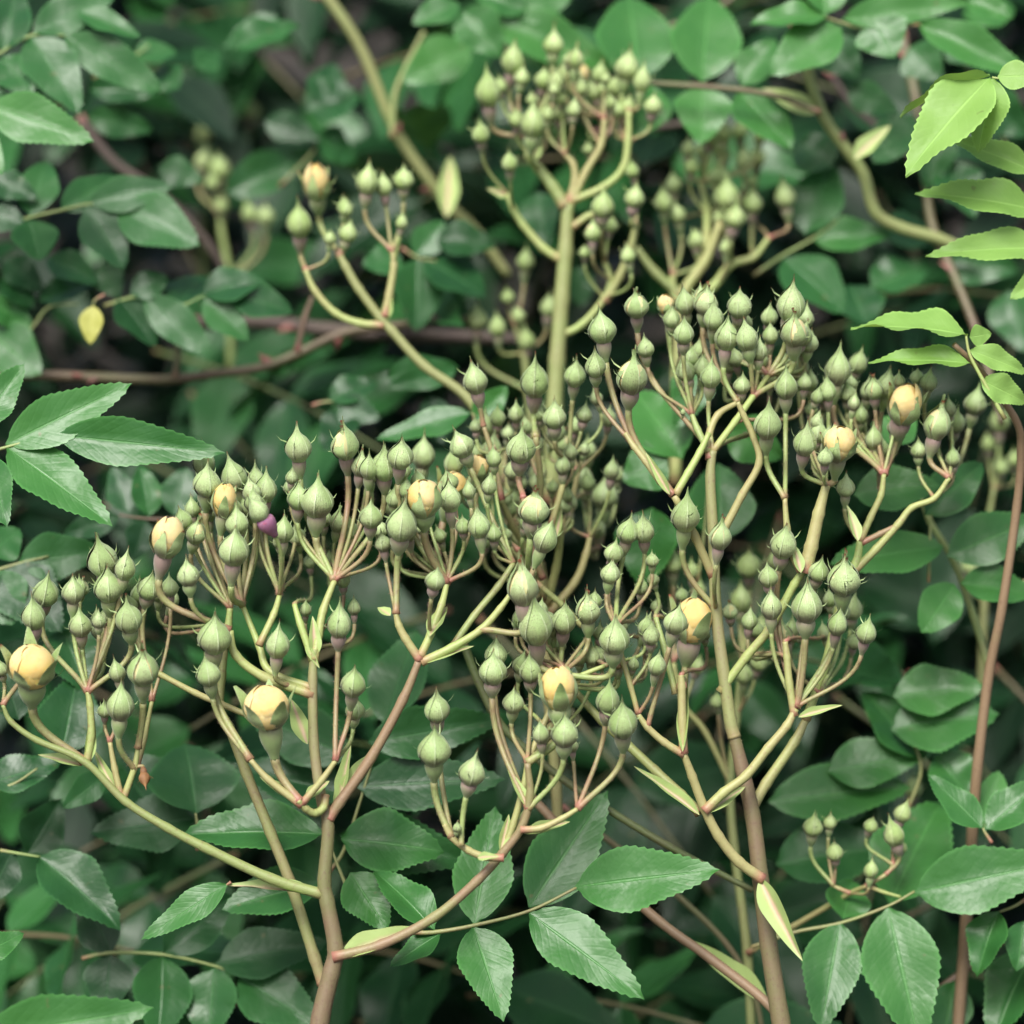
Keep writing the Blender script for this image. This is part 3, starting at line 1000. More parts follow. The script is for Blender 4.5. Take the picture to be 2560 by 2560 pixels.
B.tube('branch', 'M3', [(760, 2040), (860, 1760), (940, 1450), (1030, 1200), (1052, 1080)], 50, 46, 'branch', dz=.03, d1=.03, nodes=(3, 4), sides=10)
B.tube('branch', 'M3', [(1020, 1240), (1140, 1120), (1260, 985), (1330, 900), (1450, 850), (1530, 740)], 46, 32, 'branch', dz=.03, d1=.03, nodes=(2, 3, 4, 5))
B.tube('branch', 'M3', [(1052, 1080), (1110, 950), (1165, 830), (1180, 720)], 40, 32, 'branch', dz=.03, nodes=(2, 3))
B.tube('branch', 'M3', [(1060, 1090), (1160, 1040), (1240, 1000)], 34, 32, 'pedicel', dz=.03)
bud_rows(B, 'M3', [(930, 170, 142, 'g', 3, 0), (1040, 130, 102, 'g', 14, .02), (725, 150, 112, 'p', -6, .01), (785, 230, 82, 'g', 0, .018), (985, 290, 92, 'p', 0, .02), (1095, 280, 87, 'g', 8, .018),
                   (860, 300, 92, 'g', 0, .025), (790, 370, 72, 'g', 0, .01), (1055, 410, 82, 'g', 0, .012), (1195, 250, 117, 'g', 14, .004), (1235, 470, 77, 'g', 0, .002), (1465, 460, 147, 'p', 8, 0), (1565, 450, 104, 'g', 8, .02),
                   (1670, 340, 124, 'g', 10, .03), (1365, 590, 87, 'g', 0, 0), (1160, 590, 100, 'g', 0, .012), (1550, 640, 84, 'g', -8, .006), (975, 790, 102, 'g', 4, -.006), (570, 200, 84, 'g', 0, .014), (640, 130, 80, 'g', 0, .02)], yref=500, extra=.012)
B.bud('M3', 1290, 365, 182, 'o', 8, .010, node=(px('M3', 1180, 720), .03), spin=80)
# V fork on the inner side
B.tube('branch', 'F', [(1346, 1090), (1310, 1010), (1272, 935)], 48, 46, 'branch', dz=.02, d1=.012, nodes=(2,))
B.tube('branch', 'M2', [(1790, 830), (1720, 760), (1640, 650), (1580, 575), (1530, 500)], 44, 32, 'branch', dz=.012, d1=.016, nodes=(2, 3, 4))
B.tube('branch', 'M2', [(1800, 830), (1870, 710), (1932, 600), (1980, 500)], 44, 36, 'branch', dz=.012, d1=.018, nodes=(2, 3))
B.bract('M2', 1770, 830, 1640, 600, 50, -.010)
B.bud('M2', 1565, 205, 168, 'p', 3, -.010, node=(px('M2', 1785, 830), .012))
B.bud('M2', 1370, 145, 112, 'g', -4, -.004, node=(px('M2', 1560, 550), .016))
B.bud('T2', 1405, 1765, 152, 'g', -2, .0, node=(px('M2', 1580, 580), .016))
B.bud('M2', 1840, 390, 30, 'p', 0, -.002, ped=False)
# crown of stem B
B.tube('branch', 'M3', [(245, 640), (240, 520), (290, 400), (395, 335)], 46, 34, 'branch', dz=.02, d1=.026, nodes=(1, 2, 3))
B.tube('branch', 'M3', [(240, 600), (180, 480), (150, 400)], 40, 34, 'pedicel', dz=.02, d1=.024, nodes=(1, 2))
B.tube('branch', 'M3', [(260, 600), (380, 440), (480, 300), (560, 190)], 40, 34, 'branch', dz=.02, d1=.034, nodes=(1, 2, 3))
B.tube('branch', 'M3', [(260, 1080), (330, 1000), (420, 830), (510, 660), (480, 520), (425, 400), (395, 335)], 48, 30, 'branch', dz=.016, d1=.012)
bud_rows(B, 'T3', [(225, 1625, 132, 'p', 8, .002), (265, 1715, 112, 'g', 0, .002), (405, 1642, 132, 'g', 0, .004), (680, 1645, 155, 'g', 2, .006), (335, 1812, 132, 'g', 4, -.004), (445, 1820, 122, 'g', -4, -.002), (565, 1702, 92, 'g', 0, .014),
                   (570, 1802, 87, 'g', 0, .01), (700, 1782, 152, 'p', 5, -.004), (780, 1842, 97, 'g', 10, .008), (105, 1792, 112, 'g', 0, -.002), (40, 1712, 92, 'g', 0, .01), (10, 1640, 95, 'o', 0, .016), (430, 1730, 90, 'g', 0, .012), (510, 1890, 90, 'g', 0, .008), (190, 1880, 80, 'g', 0, .014)], yref=1750, extra=.006)
B.bud('T2', 1590, 1640, 132, 'p', -4, .01, node=(px('M3', 240, 590), .02))

# ================================================================== stem behind, between A and B, carrying the middle clusters (Q)
Q = Shoot('rose_shoot', 'pale green rose stem half hidden behind the crowded middle buds', .065, ('M2', 1150, 2900))
Q.tube('stem', 'M2', [(1180, 2900), (1160, 2400), (1120, 1932), (1110, 1600), (1100, 1350), (1080, 1200)], 60, 52, 'branch', nodes=(4, 5))
Q.tube('branch', 'M2', [(1100, 1400), (1000, 1130), (930, 1000), (860, 850)], 48, 36, 'stem', nodes=(2, 3), d1=.05)
Q.tube('branch', 'M2', [(1110, 1420), (1160, 1220), (1180, 1050), (1170, 880)], 48, 36, 'branch', nodes=(2, 3), d1=.05)
Q.tube('branch', 'M2', [(1110, 1480), (1260, 1300), (1320, 1150), (1340, 1060)], 48, 36, 'branch', nodes=(2, 3))
Q.tube('branch', 'M2', [(1180, 1050), (1240, 880), (1280, 700)], 36, 32, 'branch', nodes=(1, 2))
Q.tube('branch', 'M2', [(1090, 1280), (1040, 1150), (1000, 950), (985, 850)], 40, 34, 'pedicel', dz=.03, d1=.02, nodes=(2, 3))
Q.tube('branch', 'M2', [(1050, 1300), (1200, 1430), (1300, 1540)], 34, 34, 'branch', dz=.04)
Q.tube('branch', 'M2', [(960, 1130), (900, 1080), (820, 1000)], 34, 30, 'branch', dz=.04, nodes=(2,))
Q.bract('M2', 1160, 1060, 1190, 900, 40, -.02)
Q.tube('branch', 'M2', [(1090, 1400), (1060, 1050), (1075, 760), (1050, 520)], 40, 34, 'pedicel', dz=.05, d1=.03, nodes=(2, 3))
Q.tube('branch', 'M2', [(1130, 1000), (1190, 800), (1225, 650)], 36, 30, 'branch', dz=.045, nodes=(1, 2))
Q.tube('branch', 'M2', [(870, 860), (820, 620), (770, 460)], 34, 30, 'pedicel', dz=.04, nodes=(1, 2))
bud_rows(Q, 'M2', [(970, 582, 157, 'g', 2, -.045), (1040, 902, 168, 'p', 6, -.055), (1100, 1072, 132, 'g', 18, -.055), (1045, 232, 152, 'g', -4, -.035), (725, 222, 132, 'g', -8, -.035), (845, 422, 84, 'g', 0, -.02), (945, 402, 84, 'g', 0, -.015),
                   (1260, 192, 117, 'g', 4, -.035), (1150, 412, 127, 'g', 0, -.035), (1065, 392, 84, 'g', 0, -.02), (1310, 402, 87, 'g', 4, -.02), (1330, 592, 92, 'g', 0, .02), (1300, 742, 114, 'g', 0, .025), (1420, 832, 150, 'g', 4, .02), (1480, 720, 90, 'g', 0, .035),
                   (1230, 882, 92, 'g', 0, .0), (1195, 682, 84, 'g', 2, -.02), (1380, 1022, 92, 'g', 0, .02), (920, 862, 82, 'g', 0, 0), (910, 932, 82, 'g', 0, .01), (1320, 832, 80, 'g', 0, .03), (740, 600, 80, 'g', 0, .0), (900, 500, 70, 'g', 0, .01), (1060, 720, 100, 'g', 0, .01)], yref=700, kdep=.15)

# ================================================================== blurred shoot low behind stem B
R_ = Shoot('rose_shoot', 'soft green rose stem with small buds in the gap behind the forked brownish stem', .085, ('M3', 330, 2900))
R_.tube('stem', 'F', [(1420, 2000), (1410, 1800), (1385, 1600), (1378, 1480), (1390, 1350), (1400, 1250)], 52, 44, 'cane_green', nodes=(3, 4, 5))
R_.tube('branch', 'F', [(1380, 1480), (1330, 1380), (1290, 1330), (1270, 1250)], 34, 30, 'branch', nodes=(2, 3))
bud_rows(R_, 'M3', [(455, 1212, 130, 'g', 3), (410, 1402, 114, 'g', 0), (45, 1202, 104, 'g', 0), (150, 1242, 84, 'g', 0), (190, 1342, 74, 'g', 8), (510, 1732, 94), (430, 1800, 94), (180, 1750, 84), (600, 1190, 90), (520, 1540, 84), (285, 1940, 76)], far=True, kdep=.2)
R_.bud('M2', 1790, 1200, 104, 'g', 0, 0, far=True)

# ================================================================== tall blurred stem at the top (C)
C_ = Shoot('rose_shoot', 'straight pale green rose stem with a tight bouquet of buds above the other clusters', .125, ('T2', 1160, 2400))
C_.tube('stem', 'T2', [(1130, 2700), (1150, 2200), (1165, 1932), (1190, 1600), (1210, 1350), (1222, 1090)], 92, 78, 'cane_green', nodes=(5,), sides=12)
C_.tube('branch', 'T2', [(1210, 1110), (1140, 1000), (1070, 910), (1010, 830), (1015, 740)], 74, 36, 'cane_green', nodes=(2, 3, 4))
C_.tube('branch', 'T2', [(1180, 1390), (1090, 1330), (985, 1210), (930, 1120), (895, 1040)], 52, 34, 'branch', nodes=(3, 4))
C_.tube('branch', 'T2', [(1225, 1090), (1260, 970), (1250, 880), (1210, 830)], 44, 34, 'branch', nodes=(1, 2, 3))
C_.tube('branch', 'T2', [(1235, 1100), (1320, 920), (1400, 780), (1420, 640)], 44, 34, 'branch', nodes=(1, 2, 3))
C_.tube('branch', 'T2', [(1240, 1080), (1420, 1000), (1520, 900), (1545, 760), (1550, 600)], 44, 40, 'branch', nodes=(2, 3, 4))
C_.tube('branch', 'T2', [(1245, 1220), (1330, 1160), (1390, 1140)], 44, 34, 'branch')
C_.tube('branch', 'T2', [(1185, 1800), (1300, 1740), (1420, 1600), (1450, 1500), (1420, 1400)], 44, 34, 'branch', nodes=(2, 3, 4))
C_.tube('branch', 'T2', [(1420, 1620), (1500, 1480), (1560, 1330), (1590, 1200)], 48, 40, 'branch', nodes=(1, 2, 3))
C_.bract('T2', 1010, 880, 1080, 730, 60)
C_.bract('T2', 900, 1050, 790, 1010, 50)
bud_rows(C_, 'T2', [(1145, 237, 112, 'g', 2), (925, 337, 122, 'g', 4), (795, 505, 137, 'g', -3, -.01), (755, 722, 97, 'g', 0, -.01), (975, 417, 84), (860, 462, 74), (1090, 432, 92), (1160, 442, 84), (1215, 392, 102), (1295, 412, 88, 'o', 4, .012),
                    (1290, 472, 84), (1360, 502, 74), (1540, 362, 132, 'g', 8), (1620, 442, 97), (1680, 565, 100, 'g', 6), (945, 642, 84, 'g', 0, -.01), (1032, 672, 132, 'g', 4, -.015), (910, 882, 87, 'g', 0, -.015), (1185, 532, 64), (1255, 592, 77, 'g', 0, -.01),
                    (1485, 602, 72), (1470, 482, 84), (1030, 532, 64), (1410, 1107, 122, 'g', 2, -.01), (1580, 1062, 107, 'g', 2, -.01), (1355, 1252, 87, 'p', 4, -.01), (1455, 1212, 72), (1315, 1352, 64), (1545, 1372, 84), (1570, 922, 72), (1410, 480, 64), (1330, 800, 60)], far=True, kdep=.3)

C2 = Shoot('rose_shoot', 'blurred yellowish rose stem with loose bud clusters beside the straight pale stem', .15, ('T3', 100, 2500))
C2.tube('stem', 'T3', [(60, 2600), (70, 2000), (90, 1700), (110, 1560), (220, 1400), (300, 1200)], 64, 52, 'branch', nodes=(3, 4, 5), sides=10)
C2.tube('branch', 'T3', [(80, 1650), (50, 1560), (45, 1480)], 48, 40, 'branch', nodes=(2,))
C2.tube('branch', 'T2', [(1850, 1600), (1700, 1470), (1590, 1330)], 56, 44, 'cane_green')
C2.tube('branch', 'T3', [(100, 1650), (260, 1540), (360, 1420), (480, 1380), (560, 1280)], 56, 36, 'branch', nodes=(1, 2, 3, 4))
C2.tube('branch', 'T3', [(220, 1400), (230, 1150), (200, 980)], 48, 36, 'branch', nodes=(1, 2), d1=.17)
bud_rows(C2, 'T2', [(1735, 1092, 97), (1810, 1152, 90), (1905, 1302, 74)], far=True)
bud_rows(C2, 'T3', [(335, 1052, 142, 'g', 2), (310, 962, 94, 'g', 0, .02), (380, 1167, 117, 'p', 6, -.01), (475, 1092, 107, 'g', 0, .01), (650, 1062, 112), (430, 867, 88, 'g', 0, .03), (320, 832, 74, 'g', 0, .03), (220, 692, 107, 'g', 4, .03), (405, 702, 92, 'g', 0, .04), (130, 802, 74, 'g', 0, .03), (500, 852, 92, 'g', 0, .04), (175, 1292, 74), (330, 1332, 64)], far=True, kdep=.2)

# ================================================================== small branch in the gap left of the bouquet (D)
D = Shoot('rose_shoot', 'slender green rose stem bearing a small open bud cluster over a bare brown cane', .10, ('M2', 900, 800))
D.tube('stem', 'M2', [(1020, 1600), (960, 1150), (880, 700), (706, 337), (450, 138), (280, -47), (223, -110), (100, -275), (30, -395), (0, -450)], 58, 44, 'cane_green', nodes=(7, 8, 9), sides=10)
D.tube('branch', 'T2', [(240, 1700), (265, 1580), (290, 1420), (280, 1350)], 48, 34, 'branch', nodes=(2, 3))
D.tube('branch', 'T1', [(2060, 1745), (1930, 1735), (1800, 1680), (1690, 1560), (1640, 1450)], 48, 34, 'branch', nodes=(3, 4))
D.bract('T2', 245, 1720, 275, 1560, 60)
bud_rows(D, 'T1', [(1700, 1002, 150, 'o', -2), (1605, 1205, 137, 'g', -4), (1850, 1112, 84), (1865, 1252, 100), (1770, 1282, 66)], far=True)
bud_rows(D, 'T2', [(145, 982, 122, 'g', 2), (235, 1007, 92), (340, 962, 112, 'g', 4), (330, 1202, 64), (30, 1120, 80)], far=True)

def far_shoot(label, dz, c, stem, buds, group=None):
    s = Shoot('rose_shoot', label, dz, (c, stem[0][0], stem[0][1]), group)
    s.tube('stem', c, stem, 44, 30, 'cane_green', nodes=(1, 2, len(stem) - 1))
    bud_rows(s, c, buds, far=True)
far_shoot('far blurred rose stem with pale buds among shaded leaves above the small cluster', .27, 'T1', [(1240, 2000), (1230, 1500), (1190, 1250), (1180, 1150)], [(1180, 912, 118), (1090, 872, 94), (1340, 1152, 84), (1425, 1162, 96), (1190, 1110, 70), (1140, 980, 74)])
far_shoot('farthest blurred rose stem with faint buds in the shaded gap', .38, 'T1', [(1100, 1600), (1080, 1100), (1060, 900), (1050, 800)], [(1150, 682, 110), (1230, 690, 96), (1090, 740, 90), (900, 700, 84), (1350, 600, 84), (980, 600, 76)])
far_shoot('blurred rose stem with green buds low behind the straight pale stem', .17, 'T2', [(1050, 2500), (1010, 2100), (985, 1900), (940, 1750)], [(995, 1407, 94), (900, 1592, 74), (735, 1712, 114), (845, 1762, 94), (1000, 1832, 94), (1120, 1652, 94), (960, 1700, 74)])
far_shoot('blurred rose stem with buds behind the thick brown cane by the clipped young leaves', .17, 'M3', [(1700, 1900), (1720, 1400), (1740, 1000), (1770, 800)], [(1800, 442, 104), (1810, 682, 84), (1640, 1212, 94), (1880, 640, 80), (1740, 560, 74)])

E = Shoot('rose_shoot', 'small low rose stem with a few tiny green buds above broad leaflets', .055, ('B3', 640, 1470))
E.tube('stem', 'B3', [(447, 1552), (690, 1410), (880, 1300), (1000, 1230), (1090, 1190)], 34, 28, 'branch', dz=.083, d1=.055, nodes=(3, 4))
E.tube('branch', 'B3', [(1000, 1230), (940, 1205), (910, 1190)], 26, 22, 'branch', nodes=(2,))
E.tube('branch', 'B3', [(1080, 1190), (1190, 1130), (1230, 1080)], 24, 22, 'branch', nodes=(1, 2))
E.tube('branch', 'B3', [(1090, 1190), (1180, 1225), (1270, 1250)], 24, 20, 'branch')
bud_rows(E, 'B3', [(800, 872, 107), (890, 852, 74, 'g', 4), (915, 1012, 92), (1110, 867, 77), (1235, 922, 112), (1280, 802, 97), (1110, 1112, 77), (1275, 990, 56)], far=True, kdep=.2)
E.bud('B3', 1335, 672, 94, 'g', 0, .10, node=(px('B3', 1230, 1080), .06), far=True)

# ================================================================== the many smaller buds that crowd each cluster
XR = random.Random(303)
def crowd(sh, cx, cy, rx, ry, n, w0, w1, d0, d1, far=False):
    for k in range(n):
        a, r = XR.uniform(0, 6.283), math.sqrt(XR.random())
        x, y = cx + rx * r * math.cos(a), cy + ry * r * math.sin(a)
        q = px('F', x, y)
        sh.bud('M1', q[0] / S, (q[1] - 850) / S, XR.uniform(w0, w1), XR.choice('ggggggp'), None, XR.uniform(d0, d1), far=far)
crowd(A, 190, 1120, 140, 70, 9, 66, 100, .008, .022)
crowd(A, 490, 960, 120, 90, 13, 66, 110, .010, .030)
crowd(A, 760, 950, 150, 90, 18, 66, 110, .008, .030)
crowd(A, 1090, 1210, 150, 70, 15, 66, 110, .010, .026)
crowd(Q, 960, 900, 130, 130, 20, 64, 110, -.03, .012)
crowd(Q, 1090, 850, 90, 120, 12, 64, 105, -.02, .02)
crowd(B, 1370, 640, 170, 90, 18, 66, 110, .008, .028)
crowd(B, 1640, 770, 170, 80, 18, 62, 104, .010, .030)
crowd(B, 1500, 1130, 130, 80, 10, 66, 105, .004, .022)
crowd(B, 1250, 1180, 80, 90, 8, 60, 96, .006, .02)
crowd(C_, 1090, 160, 130, 80, 14, 56, 92, -.005, .02, True)
crowd(C2, 1370, 330, 110, 90, 12, 56, 92, 0, .03, True)

# ================================================================== canes
def cane(label, c, pts, w0, w1, mat, dz, d1=None, bracts=(), twigs=(), thorns=0, name='rose_cane'):
    d1 = dz if d1 is None else d1
    s = Shoot(name, label, dz, (c, pts[0][0], pts[0][1]), cat='cane')
    s.tube('cane', c, pts, w0, w1, mat, dz, d1=d1, sides=12, knob=.05)
    for t in twigs:
        s.tube('twig', c, t[0], t[1], t[2], t[3] if len(t) > 3 else mat, dz + (t[4] if len(t) > 4 else 0))
    for b in bracts:
        s.bract(c, *b)
    P = catmull([at(px(c, *p), dz + (d1 - dz) * i / (len(pts) - 1)) for i, p in enumerate(pts)], 8)
    for k in range(thorns):
        i = 3 + (k * 7919) % (len(P) - 6)
        t = (P[i + 1] - P[i]).normalized()
        o = t.orthogonal().normalized()
        o.rotate(Quaternion(t, k * 2.4))
        r = w0 * S * mpp(dz) / 2
        p = P[i] - s.root.location
        V = [p + t * r * 1.2 + o * r * .6, p - t * r * 1.2 + o * r * .6, p + t.cross(o) * r * .5 + o * r * .6, p - t.cross(o) * r * .5 + o * r * .6, p + o * r * 3.2 - t * r * 1.4]
        link('thorn', mesh('thorn', V, [(0, 2, 4), (2, 1, 4), (1, 3, 4), (3, 0, 4)], M['cane_old']), s.root)
    return s

cane('bare olive brown cane curving over dark gap', 'F', [(-60, 720), (60, 708), (180, 712), (310, 716), (400, 706), (490, 694), (560, 668), (650, 628), (760, 612), (900, 600)], 58, 44, 'cane', .15, .17, thorns=7,
     twigs=[([(330, 712), (335, 660), (322, 600), (326, 560)], 34, 28, 'cane'), ([(560, 665), (575, 600), (590, 560)], 36, 30, 'cane')])
cane('thick grey brown cane running level behind the curved olive cane', 'F', [(360, 610), (480, 606), (620, 622), (760, 632), (900, 636), (1000, 640)], 84, 70, 'cane_old', .22, thorns=3)
cane('dark slanting cane behind rounded leaflets', 'F', [(150, 220), (210, 300), (280, 350), (340, 400), (400, 470), (440, 540)], 50, 44, 'cane_old', .24)
cane('straight green cane with red node slanting behind the small bud cluster', 'F', [(590, -40), (650, 40), (690, 110), (730, 210), (760, 270), (810, 340), (850, 390), (900, 440), (960, 520)], 60, 58, 'cane_green', .20, .22, thorns=4,
     bracts=[(842, 410, 850, 290, 34, -.01)], twigs=[([(740, 260), (745, 180), (770, 120), (800, 60)], 34, 30)])
cane('curved green cane below broad top leaflets', 'F', [(1500, 20), (1518, 100), (1535, 170), (1560, 230), (1600, 285), (1630, 330), (1652, 400), (1700, 430), (1770, 450), (1840, 480)], 60, 66, 'cane_green', .14, .16, thorns=3,
     bracts=[(1612, 300, 1680, 235, 34, -.004), (1540, 215, 1440, 165, 40, -.004)], twigs=[([(1548, 212), (1480, 185), (1400, 170), (1300, 162), (1200, 155)], 34, 30, 'cane', -.01)])
cane('brown cane dropping behind yellow green young leaves', 'F', [(1700, 60), (1730, 200), (1745, 330), (1760, 430), (1800, 520), (1840, 620), (1870, 720), (1890, 800)], 56, 44, 'cane', .19, .13, thorns=3)
cane('dark slender cane crossing behind the curved green cane', 'F', [(1560, 130), (1610, 200), (1680, 260), (1740, 320), (1780, 380)], 40, 36, 'cane_old', .22)
cane('reddish twig behind the bouquet of buds', 'F', [(1120, 250), (1200, 245), (1300, 232), (1360, 225)], 40, 34, 'cane_old', .21)
cane('red brown twig between top leaflets', 'F', [(1240, 60), (1300, 38), (1360, 10), (1400, -20)], 38, 32, 'cane', .24)
cane('upright pinkish cane with pale side twig beside the yellow green young leaves', 'F', [(1740, 2700), (1790, 2150), (1822, 1750), (1835, 1560), (1845, 1440), (1866, 1270), (1890, 1150), (1918, 960), (1926, 850), (1915, 790), (1850, 700), (1800, 650)], 70, 34, 'stem', .085, .02,
     twigs=[([(1866, 1265), (1840, 1170), (1800, 1060), (1755, 985), (1740, 940)], 44, 28, 'pedicel', .012), ([(1895, 1130), (1930, 1100), (1970, 1080)], 34, 28, 'stem')])
cane('slanting brownish cane with long green bract low between the main stems', 'F', [(980, 1480), (1110, 1615), (1240, 1735), (1340, 1808), (1455, 1900), (1480, 1960)], 50, 56, 'stem', .05, .026,
     bracts=[(1450, 1895, 1290, 1765, 40, -.006)])
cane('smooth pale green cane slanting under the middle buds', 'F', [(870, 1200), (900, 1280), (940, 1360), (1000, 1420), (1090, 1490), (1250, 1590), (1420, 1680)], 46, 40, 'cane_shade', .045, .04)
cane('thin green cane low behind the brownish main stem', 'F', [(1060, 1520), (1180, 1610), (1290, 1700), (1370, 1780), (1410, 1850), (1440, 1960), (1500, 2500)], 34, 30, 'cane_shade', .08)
cane('reddish slanting cane at the lower corner leaves', 'F', [(1700, 1960), (1760, 1880), (1835, 1820), (1900, 1770)], 44, 40, 'cane', .09)
# ================================================================== compound leaves read from the photograph
def leaf(label, dz, c, rachis, blades, mat='leaf', w=22, group=None, rmat='cane_green', face=.6):
    t = thing('rose_leaf', label, 'leaf', at(px(c, *rachis[0]), dz), group)
    P = [at(px(c, *p), dz) for p in rachis]
    r = w * pscale(c) * mpp(dz) / 2
    add_tube(t, 'leaf_stalk', P, [r * (1 - .5 * i / (len(P) - 1)) for i in range(len(P))], rmat, sides=6, seg=5)
    for b in blades:
        kw = dict(b[5]) if len(b) > 5 else {}
        kw.setdefault('mat', mat)
        kw.setdefault('face', face)
        add_leaflet(t, c, *b[:5], dz + kw.pop('dz', 0), **kw)
    return t

leaf('broad matte three leaflet rose leaf with fine veins beside the bud clusters', .022, 'M1', [(-80, 610), (0, 585), (130, 550), (310, 515)],
     [(30, 560, 705, 225, 265, dict(roll=14, var=0)), (35, 575, 603, 985, 255, dict(roll=-8, var=2)), (300, 510, 1200, 600, 250, dict(roll=6, var=0, face=.8)), (-130, 480, 130, 130, 190, dict(roll=0)), (-60, 620, 30, 990, 150, {})], 'leaf_mid', 24)
leaf('rose leaf with seven sharply toothed leaflets under the arching branch', .012, 'B2', [(395, 1440), (500, 1440), (710, 1405), (1015, 1325), (1270, 1200)],
     [(1260, 1195, 2025, 1095, 330, dict(roll=-4, var=0, face=.85, tip=-.012)), (1015, 1305, 1440, 670, 345, dict(roll=10, var=0, dz=.012)), (1015, 1335, 1632, 1790, 300, dict(roll=4, var=2)),
      (720, 1395, 832, 750, 300, dict(roll=0, var=0, dz=.012)), (715, 1410, 880, 1912, 270, dict(roll=-4, var=2)), (505, 1430, 188, 1068, 190, dict(roll=16, var=1)), (540, 1445, 260, 1622, 130, dict(roll=18, var=2))], 'leaf_mid', 30, rmat='stem')
leaf('large toothed leaflets crossing behind the pinkish main stem', .03, 'B1', [(1900, 1290), (1820, 1100), (1760, 940)],
     [(1740, 915, 965, 868, 260, dict(roll=10, var=1)), (1880, 1120, 2080, 1430, 250, dict(roll=0)), (1720, 1180, 1190, 1290, 235, dict(roll=8, dz=.01)), (1830, 940, 2380, 980, 330, dict(dz=.006, roll=4, var=1))], 'leaf_mid', 24)
leaf('narrow pointed leaflet with bristly edge in front of the dark gap', .004, 'B1', [(1240, 1170), (1225, 1180), (1215, 1185)],
     [(1222, 1182, 750, 1478, 165, dict(roll=0, var=2))], 'leaf_mid', 20)
leaf('close pale toothed leaflet at the lower corner', -.035, 'B1', [(-160, 2080), (-120, 2030), (-60, 1990)], [(-120, 2010, 822, 1842, 330, dict(roll=6, var=0, face=.85, tip=.005))], 'leaf_mid', 24)
leaf('small toothed leaflet above green bud at the picture edge', .0, 'B1', [(-160, 1620), (-130, 1590), (-100, 1570)], [(-120, 1570, 130, 1440, 150, dict(roll=0, var=2))], 'leaf_mid', 20)
leaf('long shaded leaflets stacked behind the arching branch', .05, 'B2', [(-60, 1120), (20, 1000), (100, 760), (180, 500)],
     [(0, 920, 700, 1040, 320, dict(roll=0, var=1, face=.8)), (90, 660, 885, 604, 300, dict(roll=-4, var=0, face=.8)), (150, 420, 860, 300, 270, dict(roll=0, face=.8)), (240, 330, 400, -200, 260, dict(dz=.01)), (60, 500, -500, 250, 300, dict(dz=.015)), (20, 700, -560, 560, 300, dict(dz=.02))], 'leaf', 24)
leaf('dark broad leaf with ragged edge left of the thin stem', .06, 'B1', [(1060, 1000), (1060, 880), (1050, 800)], [(1052, 800, 1000, 400, 430, dict(roll=8, var=3)), (1050, 830, 480, 900, 300, dict(mat='leaf_dark', dz=.01)), (1040, 780, 640, 480, 260, dict(dz=.02))], 'leaf', 22)
leaf('shaded five leaflet leaf hanging in the lower dark gap', .07, 'B1', [(440, 1580), (590, 1550), (880, 1560), (1150, 1620), (1280, 1670)],
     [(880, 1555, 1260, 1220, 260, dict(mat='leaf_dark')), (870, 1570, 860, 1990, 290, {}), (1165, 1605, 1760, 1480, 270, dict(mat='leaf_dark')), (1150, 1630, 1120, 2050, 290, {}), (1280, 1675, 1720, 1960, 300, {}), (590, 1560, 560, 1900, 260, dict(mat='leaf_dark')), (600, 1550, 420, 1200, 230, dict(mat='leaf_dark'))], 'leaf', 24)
leaf('single dark leaflet curving down beside thin green twigs', .055, 'B1', [(0, 1000), (120, 1020), (215, 1035)], [(212, 1038, 645, 1372, 260, dict(roll=-6, var=4)), (150, 1020, 330, 720, 250, dict(mat='leaf_dark', dz=.02)), (60, 1010, -80, 1300, 220, dict(mat='leaf_dark'))], 'leaf', 20)
leaf('dim leaf under the low hanging bud cluster', .05, 'B1', [(-80, 700), (80, 640), (200, 560)], [(-60, 640, 330, 520, 200, {}), (560, 600, 340, 770, 150, dict(dz=.01)), (330, 480, 420, 40, 330, dict(roll=10)), (100, 300, 20, 30, 190, dict(mat='leaf_dark'))], 'leaf', 20)
leaf('dark bluish leaf behind the lower bud cluster', .07, 'M1', [(-100, 1260), (100, 1200), (260, 1160)], [(100, 1190, 560, 1130, 250, dict(roll=12)), (-60, 1150, 110, 1010, 210, {}), (20, 1230, 330, 1560, 320, dict(roll=8)), (-40, 1240, 60, 1520, 260, {}), (330, 1560, 470, 1850, 260, {}), (260, 1390, 620, 1380, 200, dict(mat='leaf_dark'))], 'leaf', 22)
leaf('pinnate leaf in deep shade under the broad three leaflet leaf', .10, 'M1', [(1000, 960), (800, 960), (640, 940)], [(930, 940, 1000, 680, 190, {}), (800, 945, 760, 660, 170, {}), (690, 930, 600, 670, 150, {}), (640, 950, 330, 1040, 150, dict(mat='leaf_dark')), (780, 970, 720, 1180, 160, dict(mat='leaf_dark'))], 'leaf', 20, rmat='cane')
# lower right
leaf('glossy broad leaflet leaf spread below the small low buds', .05, 'B3', [(470, 1520), (700, 1440), (950, 1390), (1200, 1300), (1345, 1220)],
     [(1345, 1225, 2150, 1050, 350, dict(roll=0, var=0, face=.85, tip=-.01)), (945, 1385, 840, 1945, 285, dict(roll=0, var=3)), (1200, 1305, 1370, 2030, 390, dict(roll=4, var=3)), (1210, 1290, 1485, 685, 380, dict(roll=-6, var=1, dz=.015)), (960, 1370, 1020, 1130, 210, dict(dz=.01))], 'leaf_mid', 26, rmat='stem')
leaf('two slim leaflets meeting by the upright pinkish cane', .045, 'B3', [(1760, 960), (1720, 900), (1712, 880)], [(1705, 880, 1415, 585, 170, dict(roll=12, var=2)), (1730, 885, 2040, 620, 200, dict(roll=-6)), (1720, 890, 1800, 560, 190, dict(dz=.02))], 'leaf_mid', 22)
